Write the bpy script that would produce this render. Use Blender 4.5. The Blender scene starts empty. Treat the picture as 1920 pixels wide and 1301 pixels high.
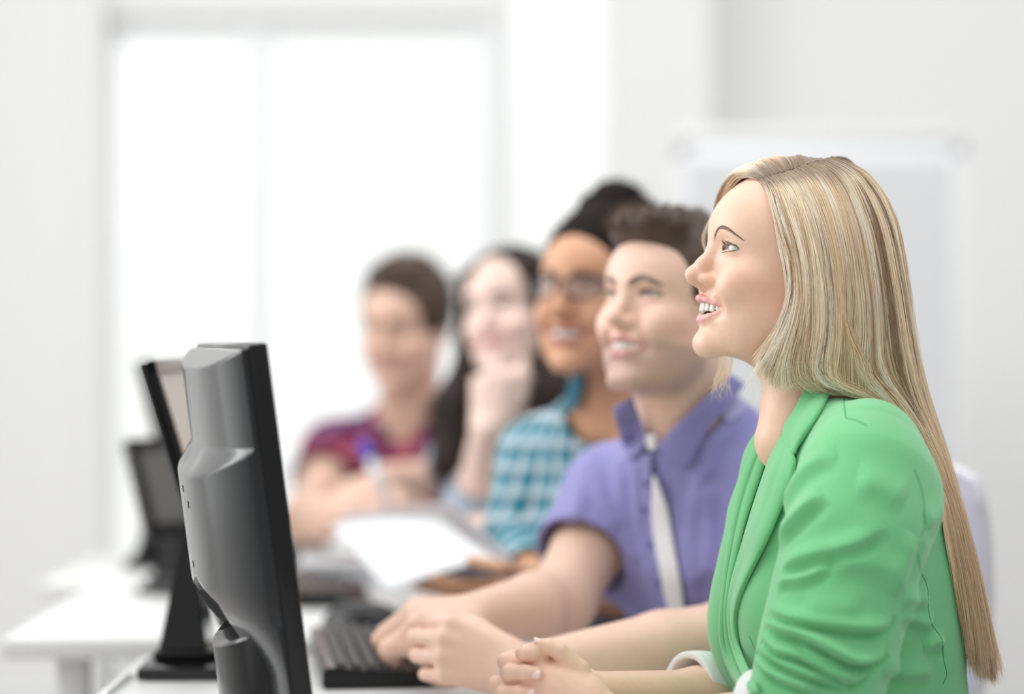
import bpy, bmesh, math, random, time
import numpy as np
from mathutils import Vector, Matrix
random.seed(7)
RNG = np.random.default_rng(11)
COL = bpy.context.scene.collection
F_PX, HOR, CX, CAM_H = 4533.0, 630.0, 960.0, 1.11      # focal length in pixels, horizon row, centre column, lens height
V = lambda *a: np.array(a, dtype=np.float64)

def P(px, py, d):
    """Point of the room at distance d from the camera plane that the photo shows at (px, py)."""
    return V((px - CX) * d / F_PX, d, CAM_H - (py - HOR) * d / F_PX)

# ------------------------------------------------------------------ objects
def tag(o, label=None, cat=None, group=None, kind=None):
    if label: o['label'] = label
    if cat: o['category'] = cat
    if group: o['group'] = group
    if kind: o['kind'] = kind
    return o

def empty(name, loc, label=None, cat=None, group=None):
    o = bpy.data.objects.new(name, None)
    COL.objects.link(o)
    o.location = tuple(float(v) for v in loc)
    o.empty_display_size = 0.05
    return tag(o, label, cat, group)

def link(name, me, mat=None, parent=None, smooth=True):
    """Link mesh data given in world coordinates, under a parent that is an Empty (or a mesh) with no rotation."""
    o = bpy.data.objects.new(name, me)
    COL.objects.link(o)
    if mat is not None:
        for m in (mat if isinstance(mat, (list, tuple)) else [mat]):
            me.materials.append(m)
    if parent is not None:
        o.parent = parent
        bpy.context.view_layer.update()
        o.matrix_parent_inverse = parent.matrix_world.inverted()
    if smooth and len(me.polygons):
        me.polygons.foreach_set('use_smooth', np.ones(len(me.polygons), bool))
    return o

def mesh_np(name, verts, quads, cols=None):
    me = bpy.data.meshes.new(name)
    verts = np.ascontiguousarray(verts, np.float32)
    quads = np.ascontiguousarray(quads, np.int32)
    k = quads.shape[1]
    me.vertices.add(len(verts)); me.vertices.foreach_set('co', verts.ravel())
    me.loops.add(quads.size); me.loops.foreach_set('vertex_index', quads.ravel())
    me.polygons.add(len(quads))
    me.polygons.foreach_set('loop_start', np.arange(0, quads.size, k, dtype=np.int32))
    me.update(calc_edges=True)
    me.validate()
    if cols is not None:
        a = me.attributes.new('col', 'FLOAT_COLOR', 'POINT')
        c = np.ones((len(verts), 4), np.float32); c[:, :3] = cols
        a.data.foreach_set('color', c.ravel())
    return me

def bm_mesh(bm, name='mesh', sharp=None):
    bmesh.ops.recalc_face_normals(bm, faces=bm.faces[:])
    me = bpy.data.meshes.new(name)
    bm.to_mesh(me); bm.free()
    return me

# ------------------------------------------------------------------ signed distance fields
class Prim:
    """fn(local points) -> distance; c, r = bounding sphere in local coordinates."""
    __slots__ = ('fn', 'c', 'r', 'k', 'op', 'mir', 'grp')
    def __init__(s, fn, c, r): s.fn, s.c, s.r, s.k, s.op, s.mir, s.grp = fn, np.asarray(c, float), float(r), 0.0, 'u', False, None

def rotm(rx=0, ry=0, rz=0):
    return np.array((Matrix.Rotation(math.radians(rz), 3, 'Z') @ Matrix.Rotation(math.radians(ry), 3, 'Y') @ Matrix.Rotation(math.radians(rx), 3, 'X')))

def ell(c, r, rot=None):
    c = np.asarray(c, np.float32); r = np.asarray(r, np.float32)
    M = None if rot is None else np.asarray(rotm(*rot), np.float32)
    def fn(p):
        q = p - c
        if M is not None: q = q @ M
        a = q / r
        k0 = np.sqrt((a * a).sum(1)); b = a / r
        k1 = np.sqrt((b * b).sum(1)) + 1e-9
        return k0 * (k0 - 1.0) / k1
    return Prim(fn, c, r.max())

def cap(a, b, ra, rb=None):
    rb = ra if rb is None else rb
    a = np.asarray(a, np.float32); b = np.asarray(b, np.float32); ab = b - a; L2 = float(ab @ ab) + 1e-12
    def fn(p):
        q = p - a
        t = np.clip((q @ ab) / L2, 0, 1)
        d = q - t[:, None] * ab
        return np.sqrt((d * d).sum(1)) - (ra + (rb - ra) * t)
    return Prim(fn, (a + b) / 2, math.sqrt(L2) / 2 + max(ra, rb))

def smin(a, b, k):
    if k <= 0: return np.minimum(a, b)
    h = np.maximum(k - np.abs(a - b), 0) / k
    return np.minimum(a, b) - h * h * k * 0.25

def chain(pts, rad, k=0.0):
    ps = [cap(pts[i], pts[i + 1], rad[i], rad[i + 1]) for i in range(len(pts) - 1)]
    A = np.array(pts, float); c = (A.min(0) + A.max(0)) / 2
    r = np.sqrt(((A - c) ** 2).sum(1)).max() + max(rad)
    def fn(p):
        d = ps[0].fn(p)
        for q in ps[1:]: d = smin(d, q.fn(p), k)
        return d
    return Prim(fn, c, r)

def fchain(pts, rad, axes, flat, k=0.0):
    """chain whose cross-section is flattened by `flat` along direction `axes`"""
    n = np.asarray(axes, float); n = n / np.linalg.norm(n)
    M = (np.eye(3) + (1 / flat - 1) * np.outer(n, n)).astype(np.float32)
    q = chain([M @ np.asarray(p, float) for p in pts], rad, k)
    A = np.array(pts, float); c = (A.min(0) + A.max(0)) / 2
    r = np.sqrt(((A - c) ** 2).sum(1)).max() + max(rad)
    return Prim(lambda p: q.fn(p @ M.T) * min(flat, 1.0), c, r)

def rbox(c, h, rd, rot=None):
    c = np.asarray(c, np.float32); h = np.asarray(h, np.float32) - rd
    M = None if rot is None else np.asarray(rotm(*rot), np.float32)
    def fn(p):
        q = p - c
        if M is not None: q = q @ M
        q = np.abs(q) - h
        o = np.maximum(q, 0)
        return np.sqrt((o * o).sum(1)) + np.minimum(q.max(1), 0) - rd
    return Prim(fn, c, float(np.linalg.norm(h + rd)))

def half(point, n):
    n = np.asarray(n, float); n = n / np.linalg.norm(n); n = n.astype(np.float32); d0 = float(np.dot(point, n))
    return Prim(lambda p: p @ n - d0, point, 1e3)

def loft(keys, up=(0, 0, 1)):
    """Elliptic loft along z: keys = (z, cx, cy, rx, ry); superellipse section."""
    K = np.array(sorted(keys), np.float32)
    z0, z1 = K[0, 0], K[-1, 0]
    def fn(p):
        z = p[:, 2]; zc = np.clip(z, z0, z1)
        cx = np.interp(zc, K[:, 0], K[:, 1]); cy = np.interp(zc, K[:, 0], K[:, 2])
        rx = np.interp(zc, K[:, 0], K[:, 3]); ry = np.interp(zc, K[:, 0], K[:, 4])
        a = (p[:, 0] - cx) / rx; b = (p[:, 1] - cy) / ry
        k0 = np.sqrt(a * a + b * b) + 1e-9
        k1 = np.sqrt((a / rx) ** 2 + (b / ry) ** 2) + 1e-9
        d = np.where(k0 < 1e-3, -np.minimum(rx, ry), k0 * (k0 - 1) / k1)
        dz = np.abs(z - zc)
        return np.where(dz > 0, np.sqrt(np.maximum(d, 0) ** 2 + dz * dz), np.maximum(d, -np.minimum(np.minimum(z - z0, z1 - z) + 0.02, 1)))
    c = (K[:, 1:3].mean(0)[0], K[:, 1:3].mean(0)[1], (z0 + z1) / 2)
    r = math.hypot((z1 - z0) / 2 + 0.05, K[:, 3:].max() + np.ptp(K[:, 1:3], axis=0).max())
    return Prim(fn, c, r)

class Field:
    """Ordered list of smooth unions / subtractions, each in a frame (world = R @ local * s + t)."""
    def __init__(s): s.ops = []; s.warps = []
    def add(s, prim, k=0.0, op='u', frame=None, mir=False, post=None):
        s.ops.append((prim, k, op, frame, mir, post)); return s
    def sub(s, prim, k=0.0, frame=None, mir=False): return s.add(prim, k, 'd', frame, mir)
    def cut(s, prim, k=0.0, frame=None, mir=False): return s.add(prim, k, 'i', frame, mir)
    def bounds(s):
        lo = np.full(3, 1e9); hi = -lo
        for prim, k, op, fr, mir, post in s.ops:
            if op != 'u': continue
            for sg in ((1, -1) if mir else (1,)):
                c = prim.c * V(sg, 1, 1); r = prim.r
                if fr is not None: c = fr.R @ c * fr.s + fr.t; r = r * fr.s
                lo = np.minimum(lo, c - r); hi = np.maximum(hi, c + r)
        return lo, hi
    def __call__(s, p, ops=None):
        p = np.asarray(p, np.float32)
        d = None; cache = {}
        for prim, k, op, fr, mir, post in (s.ops if ops is None else ops):
            if fr is None: q = p; sc = 1.0
            else:
                key = id(fr)
                if key not in cache: cache[key] = fr.local(p)
                q = cache[key]; sc = fr.s
            if mir:
                key = (id(fr), 'm')
                if key not in cache:
                    cache[key] = q * np.array((1, 1, 1), np.float32); cache[key][:, 0] = np.abs(cache[key][:, 0])
                q = cache[key]
            v = prim.fn(q) * sc
            kk = k * sc
            if post is not None: v = post(v, p, q)
            if op == 'u': d = v if d is None else smin(d, v, kk)
            elif d is None: d = np.full(len(p), 1e3, np.float32)
            elif op == 'd': d = -smin(-d, v, kk)
            elif op == 'i': d = -smin(-d, -v, kk)
        if d is None: d = np.full(len(p), 1e3, np.float32)
        return d
    def select(s, c, R):
        out = []
        for o in s.ops:
            prim, k, op, fr, mir, post = o
            best = 1e9
            for sg in ((1, -1) if mir else (1,)):
                pc = prim.c * V(sg, 1, 1); r = prim.r; kk = k
                if fr is not None: pc = fr.R @ pc * fr.s + fr.t; r = r * fr.s; kk = k * fr.s
                best = min(best, np.linalg.norm(pc - c) - r - kk)
            if best < R: out.append(o)
        return out

class Frame:
    def __init__(s, R, t, sc=1.0): s.R, s.t, s.s = np.asarray(R, float), np.asarray(t, float), sc; s.warp = None
    def local(s, p):
        q = ((p - s.t.astype(np.float32)) @ s.R.astype(np.float32)) / np.float32(s.s)
        if s.warp is not None: q = s.warp(q)
        return q
    def world(s, q): return np.asarray(q, float) * s.s @ s.R.T + s.t

def surfnet(field, h, bounds=None, B=24, pad=3, slack=1.7):
    """Naive surface nets over a sparse set of blocks -> verts, quads."""
    lo, hi = bounds if bounds is not None else field.bounds()
    lo = np.asarray(lo, float) - pad * h; hi = np.asarray(hi, float) + pad * h
    n = np.ceil((hi - lo) / h).astype(int) + 1
    nb = -(-n // B)
    n = nb * B
    vals = np.empty(tuple(n), np.float32)
    hd = B * h * math.sqrt(3) / 2
    ax = [lo[i] + h * np.arange(n[i]) for i in range(3)]
    base = np.stack(np.meshgrid(*[np.arange(B) * h] * 3, indexing='ij'), -1).reshape(-1, 3)
    for i in range(nb[0]):
        for j in range(nb[1]):
            for k in range(nb[2]):
                o = lo + h * B * V(i, j, k)
                c = o + (B - 1) * h / 2
                sl = np.s_[i * B:(i + 1) * B, j * B:(j + 1) * B, k * B:(k + 1) * B]
                ops = field.select(c, hd * slack + 2 * h)
                if not any(q[2] == 'u' for q in ops): vals[sl] = 1e3; continue
                dc = float(field(c[None], ops)[0])
                if abs(dc) > hd * slack + 2 * h: vals[sl] = dc; continue
                vals[sl] = field((base + o).astype(np.float32), ops).reshape(B, B, B)
    s = vals < 0
    cnt = np.zeros(tuple(n - 1), np.int8)
    for a in (0, 1):
        for b in (0, 1):
            for c in (0, 1):
                cnt += s[a:n[0] - 1 + a, b:n[1] - 1 + b, c:n[2] - 1 + c]
    act = (cnt > 0) & (cnt < 8)
    I = np.argwhere(act)
    idx = np.full(tuple(n - 1), -1, np.int32); idx[act] = np.arange(len(I), dtype=np.int32)
    acc = np.zeros((len(I), 3)); num = np.zeros(len(I))
    corner = [V(a, b, c).astype(int) for a in (0, 1) for b in (0, 1) for c in (0, 1)]
    cv = {tuple(c): vals[I[:, 0] + c[0], I[:, 1] + c[1], I[:, 2] + c[2]] for c in corner}
    for c in corner:
        for axis in range(3):
            if c[axis]: continue
            e = c.copy(); e[axis] = 1
            va, vb = cv[tuple(c)], cv[tuple(e)]
            m = (va < 0) != (vb < 0)
            t = va[m] / (va[m] - vb[m])
            pt = np.tile(c.astype(float), (m.sum(), 1)); pt[:, axis] = t
            acc[m] += pt; num[m] += 1
    verts = (I + acc / num[:, None]) * h + lo
    quads = []
    for axis in range(3):
        u, v = (axis + 1) % 3, (axis + 2) % 3
        sa = [slice(1, n[q] - 1) for q in range(3)]; sb = list(sa); sb[axis] = slice(2, n[axis])
        a, b = s[tuple(sa)], s[tuple(sb)]
        for flip in (False, True):
            m = (a & ~b) if not flip else (~a & b)
            E = np.argwhere(m) + 1
            if not len(E): continue
            eu = np.zeros(3, int); eu[u] = 1; ev = np.zeros(3, int); ev[v] = 1
            q = [E - eu - ev, E - ev, E, E - eu]
            ids = np.stack([idx[t[:, 0], t[:, 1], t[:, 2]] for t in q], 1)
            quads.append(ids if not flip else ids[:, ::-1])
    quads = np.concatenate(quads)
    quads = quads[(quads >= 0).all(1)]
    return verts, quads

def relax(verts, quads, it=1, w=0.5):
    v = verts.copy()
    e = np.concatenate([quads[:, [0, 1]], quads[:, [1, 2]], quads[:, [2, 3]], quads[:, [3, 0]]])
    deg = np.bincount(e[:, 0], minlength=len(v)).astype(float); deg[deg == 0] = 1
    for _ in range(it):
        acc = np.stack([np.bincount(e[:, 0], weights=v[e[:, 1], k], minlength=len(v)) for k in range(3)], 1)
        v = v * (1 - w) + w * acc / deg[:, None]
    return v

def keep_big(verts, quads, share=0.03):
    """Drop crumbs: keep connected pieces holding at least `share` of the vertices."""
    lab = np.arange(len(verts))
    e = np.concatenate([quads[:, [0, 1]], quads[:, [1, 2]], quads[:, [2, 3]], quads[:, [3, 0]]])
    while True:
        m = np.minimum(lab[e[:, 0]], lab[e[:, 1]])
        new = lab.copy()
        np.minimum.at(new, e[:, 0], m); np.minimum.at(new, e[:, 1], m)
        new = new[new]; new = new[new]
        if (new == lab).all(): break
        lab = new
    u, inv, c = np.unique(lab, return_inverse=True, return_counts=True)
    ok = (c >= share * len(verts))[inv]
    m = np.cumsum(ok) - 1
    q = quads[ok[quads[:, 0]]]
    return verts[ok], m[q]

def raycast(field, px, py, tmin=1.5, tmax=6.0, bias=0.0):
    """First point of a field along the line of sight through photo pixel (px, py) -- used to lay seams and folds on cloth."""
    o = V(0, 0, CAM_H); d = P(px, py, 1.0) - o
    L = np.linalg.norm(d); d = d / L
    t = tmin
    for _ in range(200):
        v = float(field((o + d * t)[None])[0])
        if v < 0.0004: break
        t += max(v * 0.7, 0.0003)
        if t > tmax: return None
    return o + d * (t + bias)

def sdf_obj(name, field, h, mat, parent, colfn=None, relaxn=1, share=0.03, bounds=None, post=None):
    t0 = time.time()
    v, q = surfnet(field, h, bounds)
    if share: v, q = keep_big(v, q, share)
    if relaxn: v = relax(v, q, relaxn)
    if post is not None: v = post(v)
    me = mesh_np(name, v, q, None if colfn is None else colfn(v))
    o = link(name, me, mat, parent)
    print('sdf', name, len(v), round(time.time() - t0, 1), flush=True)
    return o
# ------------------------------------------------------------------ materials
def new_mat(name):
    m = bpy.data.materials.new(name); m.use_nodes = True
    nt = m.node_tree; b = nt.nodes['Principled BSDF']
    return m, nt, b

def plain(name, col, rough=0.5, spec=0.5, metal=0.0, bump=0.0, bscale=200.0, var=0.0, vscale=8.0, coat=0.0, sheen=0.0, cior=1.5):
    """Principled surface with an optional noise in colour and relief."""
    m, nt, b = new_mat(name)
    b.inputs['Base Color'].default_value = (*col, 1)
    b.inputs['Roughness'].default_value = rough
    b.inputs['Metallic'].default_value = metal
    b.inputs['Specular IOR Level'].default_value = spec
    b.inputs['Coat Weight'].default_value = coat; b.inputs['Coat Roughness'].default_value = .16; b.inputs['Coat IOR'].default_value = cior
    b.inputs['Sheen Weight'].default_value = sheen
    tc = nt.nodes.new('ShaderNodeTexCoord')
    if var:
        n = nt.nodes.new('ShaderNodeTexNoise'); n.inputs['Scale'].default_value = vscale; n.inputs['Detail'].default_value = 5
        nt.links.new(tc.outputs['Object'], n.inputs['Vector'])
        r = nt.nodes.new('ShaderNodeMapRange'); r.inputs['To Min'].default_value = 1 - var; r.inputs['To Max'].default_value = 1 + var
        nt.links.new(n.outputs['Fac'], r.inputs['Value'])
        mx = nt.nodes.new('ShaderNodeVectorMath'); mx.operation = 'SCALE'; mx.inputs[0].default_value = col
        nt.links.new(r.outputs['Result'], mx.inputs['Scale']); nt.links.new(mx.outputs['Vector'], b.inputs['Base Color'])
    if bump:
        n = nt.nodes.new('ShaderNodeTexNoise'); n.inputs['Scale'].default_value = bscale; n.inputs['Detail'].default_value = 4
        nt.links.new(tc.outputs['Object'], n.inputs['Vector'])
        bp = nt.nodes.new('ShaderNodeBump'); bp.inputs['Strength'].default_value = bump; bp.inputs['Distance'].default_value = 0.001
        nt.links.new(n.outputs['Fac'], bp.inputs['Height']); nt.links.new(bp.outputs['Normal'], b.inputs['Normal'])
    return m

def col_mat(name, rough=0.45, sss=0.0, spec=0.4, bump=0.15, bscale=900.0, coat=0.0, var=0.06):
    """surface coloured by the mesh's own colour attribute, broken up by a fine noise"""
    m, nt, b = new_mat(name)
    a = nt.nodes.new('ShaderNodeAttribute'); a.attribute_name = 'col'
    tc = nt.nodes.new('ShaderNodeTexCoord')
    n = nt.nodes.new('ShaderNodeTexNoise'); n.inputs['Scale'].default_value = 120; n.inputs['Detail'].default_value = 6
    nt.links.new(tc.outputs['Object'], n.inputs['Vector'])
    r = nt.nodes.new('ShaderNodeMapRange'); r.inputs['To Min'].default_value = 1 - var; r.inputs['To Max'].default_value = 1 + var
    nt.links.new(n.outputs['Fac'], r.inputs['Value'])
    mx = nt.nodes.new('ShaderNodeVectorMath'); mx.operation = 'SCALE'
    nt.links.new(a.outputs['Color'], mx.inputs[0]); nt.links.new(r.outputs['Result'], mx.inputs['Scale'])
    nt.links.new(mx.outputs['Vector'], b.inputs['Base Color'])
    b.inputs['Roughness'].default_value = rough
    b.inputs['Specular IOR Level'].default_value = spec
    b.inputs['Coat Weight'].default_value = coat
    b.inputs['Coat Roughness'].default_value = 0.05
    if sss:
        b.inputs['Subsurface Weight'].default_value = sss
        b.inputs['Subsurface Radius'].default_value = (1.0, 0.42, 0.25)
        b.inputs['Subsurface Scale'].default_value = 0.006
    if bump:
        n2 = nt.nodes.new('ShaderNodeTexNoise'); n2.inputs['Scale'].default_value = bscale; n2.inputs['Detail'].default_value = 3
        nt.links.new(tc.outputs['Object'], n2.inputs['Vector'])
        bp = nt.nodes.new('ShaderNodeBump'); bp.inputs['Strength'].default_value = bump; bp.inputs['Distance'].default_value = 0.0006
        nt.links.new(n2.outputs['Fac'], bp.inputs['Height']); nt.links.new(bp.outputs['Normal'], b.inputs['Normal'])
    return m
RES, HAIRQ = 1.0, 1.0
M = {}
M['skin'] = col_mat('skin', sss=0.18, rough=.42)
M['eye'] = col_mat('eye', rough=0.12, bump=0, coat=1.0, var=0)
M['teeth'] = plain('teeth', (0.86, 0.82, 0.74), 0.22)
M['nail'] = plain('nail', (0.88, 0.66, 0.60), 0.18, coat=.6)
M['green'] = plain('green_jersey', (0.172, 0.545, 0.242), 0.75, spec=.2, bump=.25, bscale=1400, var=.05, vscale=30, sheen=.35)
M['green_seam'] = plain('green_seam', (0.05, 0.28, 0.09), 0.8, spec=.2)
M['black_cloth'] = plain('black_cloth', (0.012, 0.012, 0.014), 0.8)
M['cuff'] = plain('white_cuff', (0.80, 0.82, 0.79), 0.8, bump=.4, bscale=1200, sheen=.2)
M['denim'] = plain('denim', (0.05, 0.075, 0.14), 0.85, bump=.3, bscale=900, var=.15, vscale=40)
M['shoe'] = plain('shoe_leather', (0.03, 0.028, 0.027), 0.5)
M['browhair'] = plain('brow_hair', (0.21, 0.135, 0.095), 0.5)
M['lash'] = plain('lash_hair', (0.01, 0.008, 0.008), 0.5)
M['blonde'] = col_mat('blonde_hair', rough=.30, spec=.6, bump=0, var=0)
M['dark_strand'] = col_mat('dark_strand', rough=.5, spec=.2, bump=0, var=0)
M['purple'] = plain('purple_cotton', (0.265, 0.255, 0.53), .8, spec=.25, bump=.3, bscale=900, var=.06, vscale=60, sheen=.2)
M['purple_light'] = plain('purple_cotton_light', (0.36, 0.345, 0.60), .8, spec=.25, sheen=.2)
M['purple_dark'] = plain('purple_button', (0.10, 0.08, 0.32), .35)
M['white_cloth'] = plain('white_cloth', (0.82, 0.83, 0.86), .85, bump=.2, bscale=900)
M['grey_cloth'] = plain('grey_cloth', (0.36, 0.34, 0.36), .85)
M['brown_hair'] = plain('brown_hair', (0.075, 0.045, 0.030), .5, bump=.6, bscale=300)
M['black_hair'] = plain('black_hair', (0.012, 0.008, 0.007), .7, spec=.12, bump=1, bscale=400)
M['dark_hair'] = plain('dark_hair', (0.020, 0.012, 0.010), .6, spec=.2, bump=.6, bscale=300)
M['plaid'] = col_mat('checked_cotton', rough=.85, spec=.2, bump=.2, bscale=900)
M['teal_dark'] = plain('teal_dark', (.03, .14, .20), .85)
M['pale_denim'] = plain('pale_denim', (.42, .50, .60), .85, bump=.4, bscale=700, var=.1, vscale=40)
M['frame'] = plain('spectacle_frame', (.022, .010, .022), .3)
M['white_top'] = plain('white_laminate', (.70, .70, .69), .38, spec=.4, var=.015, vscale=5)
M['white_paint'] = plain('white_paint', (.78, .78, .77), .5)
M['black_plastic'] = plain('black_plastic', (.004, .004, .005), .42, spec=.12, coat=.8, cior=1.34, bump=.15, bscale=1500)
M['charcoal_plastic'] = plain('charcoal_plastic', (.011, .0125, .015), .42, spec=.12, bump=.12, bscale=2200, coat=1.0, cior=1.36)
M['gloss_black'] = plain('gloss_black', (.006, .006, .007), .12)
M['grey_shell'] = plain('grey_shell', (.115, .108, .100), .5)
M['beige_screen'] = plain('pale_screen', (.56, .51, .46), .4, spec=.4)
M['screen'] = plain('dark_screen', (.02, .02, .022), .15)
M['key'] = plain('key_cap', (.085, .082, .08), .45)
M['chrome'] = plain('chrome', (.75, .76, .78), .12, metal=1)
M['paper'] = plain('paper', (.64, .65, .67), .8)
M['paper_grey'] = plain('grey_card', (.30, .27, .275), .75)
M['paper_lilac'] = plain('lilac_card', (.55, .51, .55), .75)
M['blue_cap'] = plain('blue_cap', (.012, .085, .70), .3)
M['pen_body'] = plain('pen_body', (.78, .80, .86), .25)
M['mesh_grey'] = plain('grey_mesh', (.68, .66, .70), .8, bump=1, bscale=500)
M['metal_grey'] = plain('metal_grey', (.45, .46, .47), .35, metal=.8)
M['wall'] = plain('wall_paint', (.82, .82, .815), .8, var=.012, vscale=1.5, bump=.1, bscale=120)
M['wall_pale'] = plain('wall_paint_pale', (.80, .80, .80), .8, var=.012, vscale=1.5)
M['floor'] = plain('floor_vinyl', (.42, .40, .38), .35, var=.08, vscale=3)
M['board'] = plain('board_surface', (.80, .815, .84), .35)
M['win_frame'] = plain('window_frame', (.93, .95, .96), .35)
def glass_mat(name, tint=(1, 1, 1), refl=.06):
    """thin pane: mostly clear, with a weak mirror"""
    m = bpy.data.materials.new(name); m.use_nodes = True; nt = m.node_tree; nt.nodes.clear()
    o = nt.nodes.new('ShaderNodeOutputMaterial'); t = nt.nodes.new('ShaderNodeBsdfTransparent'); g = nt.nodes.new('ShaderNodeBsdfGlossy'); x = nt.nodes.new('ShaderNodeMixShader')
    t.inputs['Color'].default_value = (*tint, 1); g.inputs['Roughness'].default_value = .03; x.inputs['Fac'].default_value = refl
    nt.links.new(t.outputs[0], x.inputs[1]); nt.links.new(g.outputs[0], x.inputs[2]); nt.links.new(x.outputs[0], o.inputs['Surface'])
    return m
M['pane'] = glass_mat('window_pane', (.985, .99, .985), .05)
M['lens'] = glass_mat('spectacle_lens', (.96, .95, .96), .06)
# ------------------------------------------------------------------ heads (local millimetres: x to the person's left, y forward, z up, eye line z = 0)
def head_frame(eye_mid, yaw, pitch=0, roll=0, sc=1.0):
    """yaw 0 looks at the camera, +90 looks towards -x; pitch up; roll tilts the crown towards the person's left."""
    a = math.radians(yaw)
    f = V(-math.sin(a), -math.cos(a), 0); l = V(-f[1], f[0], 0); u = V(0, 0, 1)
    p = math.radians(pitch)
    f2 = f * math.cos(p) + u * math.sin(p); u2 = u * math.cos(p) - f * math.sin(p)
    r = math.radians(roll)
    l2 = l * math.cos(r) - u2 * math.sin(r); u3 = u2 * math.cos(r) + l * math.sin(r)
    R = np.stack([l2, f2, u3], 1)
    s = 0.001 * sc
    t = np.asarray(eye_mid, float) - R @ V(0, 82, 0) * s
    return Frame(R, t, s)

HD = dict(male=0.0, smile=1.0, open=1.0, lids=1.0, jaw=1.0, nose=1.0, cheek=1.0, ears=1.0, gaze=(0, 0), lip=1.0)

def mouth_geo(h):
    sm, op = h['smile'], h['open']
    cx = 24 + 6.5 * sm
    zk = -66.5 + 2.5 * sm
    zu = -58.5 + 2.0 * op
    up = [(0, 94.4, zu - 0.4), (4, 94.8, zu + 0.3), (14, 90.6, zu - 1.2), (22, 83.5, (zu + zk) / 2 - 0.4), (cx, 73.5, zk)]
    ur = [3.5, 3.5, 2.9, 2.0, 1.0]
    zl = -69.8 - 8.8 * op
    lo_ = [(0, 88.6, zl), (9, 87.8, zl + 0.5), (18, 85.0, zl + 2.8 * op + 0.8), (24, 79.8, (zl + zk) / 2 + 0.4), (cx, 73, zk)]
    lr = [4.2, 4.0, 3.1, 2.0, 1.0]
    return up, ur, lo_, lr, cx, zl, zk

def head_ops(F, fr, **kw):
    h = dict(HD, **kw); m = h['male']
    A = lambda prim, k=0, mir=False: F.add(prim, k, 'u', fr, mir)
    S = lambda prim, k=0, mir=False: F.sub(prim, k, fr, mir)
    # skull and face masses
    A(ell((0, 0, 18), (73 + 2 * m, 93, 90)))
    A(ell((0, 40, 26), (60, 57, 50)), 14)
    A(ell((0, 44, -42), (51, 45, 62)), 14)
    A(ell((42, 50, -28), (21, 26, 18)), 20, True)                     # cheekbones
    j = 3 * m
    A(chain([(56, 2, -22), (48 + j, 10, -68 - j), (34 + j, 46, -93 - j), (12 + j, 74, -104.5 - j)], [15, 14, 12.5, 11], 8), 22, True)
    A(ell((36, 33, -58), (26 + m, 36, 36)), 24, True)
    A(ell((0, 36, -78), (47 + j, 46, 30)), 16)
    A(ell((0, 78.5, -103 - j), (17 + 4 * m, 14, 13)), 14)              # chin
    A(ell((0, 71, -66), (27.5, 19.5, 26)), 9)                           # muzzle
    if m: A(ell((0, 87, 13), (38, 9, 6)), 8)                           # brow ridge
    if m: A(ell((22, 88, 11), (16, 6, 5)), 6, True)
    # eye sockets
    S(ell((29, 98.5, -1), (14, 11, 9.5), (0, -6, 12)), 13, True)
    # smiling cheeks
    if h['smile'] > 0:
        c = h['cheek']
        A(ell((37.5, 70, -40), (17.5, 16.5 + c, 20), (0, 20, 0)), 14, True)
    # nose
    n = h['nose']
    A(chain([(0, 86.5, 8), (0, 90.5, -5), (0, 98.5, -20), (0, 104.5, -31)], [7.2, 6.6, 7.6, 8.6], 4), 9)
    A(ell((0, 106.0 + 2 * (n - 1), -33.5), (9.4 * n, 9.6, 8.6)), 6)
    A(ell((8, 88, -36), (9, 9, 8)), 6, True)
    A(ell((12.2 * n, 94.0, -36.8), (5.6, 10.0, 6.2), (6, 0, 18)), 3.5, True)
    A(cap((0, 105, -39), (0, 93, -44.5), 4.4, 5.0), 4)
    S(ell((9.6, 98.6, -45.0), (5.2, 6.2, 3.9), (22, 0, 16)), 1.2, True)
    # groove round the nostril wing and down to the mouth corner
    sm_ = h['smile']
    if sm_ > .3:
        S(chain([(17.5, 93.0, -31), (20.5, 88.5, -38), (21.5, 87.5, -45), (27, 84.5, -53), (33.5, 77, -61), (35.5, 73, -66)], [.8, 1.5, 1.7, 1.7 * sm_, 1.5 * sm_, .6], 2), 4.0, True)
    # mouth
    S(ell((31, 89, -65), (9, 13, 10)), 9, True)
    up, ur, lo_, lr, cx, zl, zk = mouth_geo(h)
    A(chain(up, ur, 3), 4, True)
    A(chain(lo_, lr, 3), 4, True)
    if h['open'] > 0:
        op = h['open']
        a = zu_ = up[0][2] - 3.4; b = zl + 4.2; zc = (a + b) / 2; rr = max((a - b) / 2, 0.8)
        for yo, kk in ((0, 1.0), (9, 1.0)):
            S(chain([(0, 84 + yo, zc), (10, 82 + yo, zc + 0.7), (18, 77 + yo, (zc * 1.3 + zk * 0.7) / 2), (cx - 2.5, 69 + yo, zk)], [rr, rr * 0.93, rr * 0.60, 0.9], 2), 0.8, True)
    else:
        S(chain([(0, 99, zk + 1.0), (12, 95, zk + 0.6), (cx - 1, 80, zk + 0.2)], [1.0, 1.0, 0.8]), 1.2, True)
    # eyelids
    A(ell((31, 70.5, 0), (14.6, 13.7, 13.2)), 4, True)
    li = h['lids']
    S(chain([(18.2, 83, -2.2), (25, 86.5, 0.3), (32, 86.5, 1.0), (38, 82.5, 0.8), (42.3, 78, 0.4), (45.2, 74, -0.6)], [0.8, 3.9 * li, 4.6 * li, 4.0 * li, 3.0 * li, 1.0], 1.5), 0.6, True)
    S(chain([(19, 92, 5.2), (29, 90.0, 8.6), (38, 86, 8.0), (46, 79, 3)], [1.2, 1.5, 1.5, 0.9], 2), 2.5, True)   # lid crease
    # ears
    if h['ears']:
        A(ell((75, -8, -10), (4.5, 15, 30), (12, 0, -22)), 5, True)
        S(ell((80, -4, -8), (5, 8, 19), (12, 0, -22)), 3, True)
    return h

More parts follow.
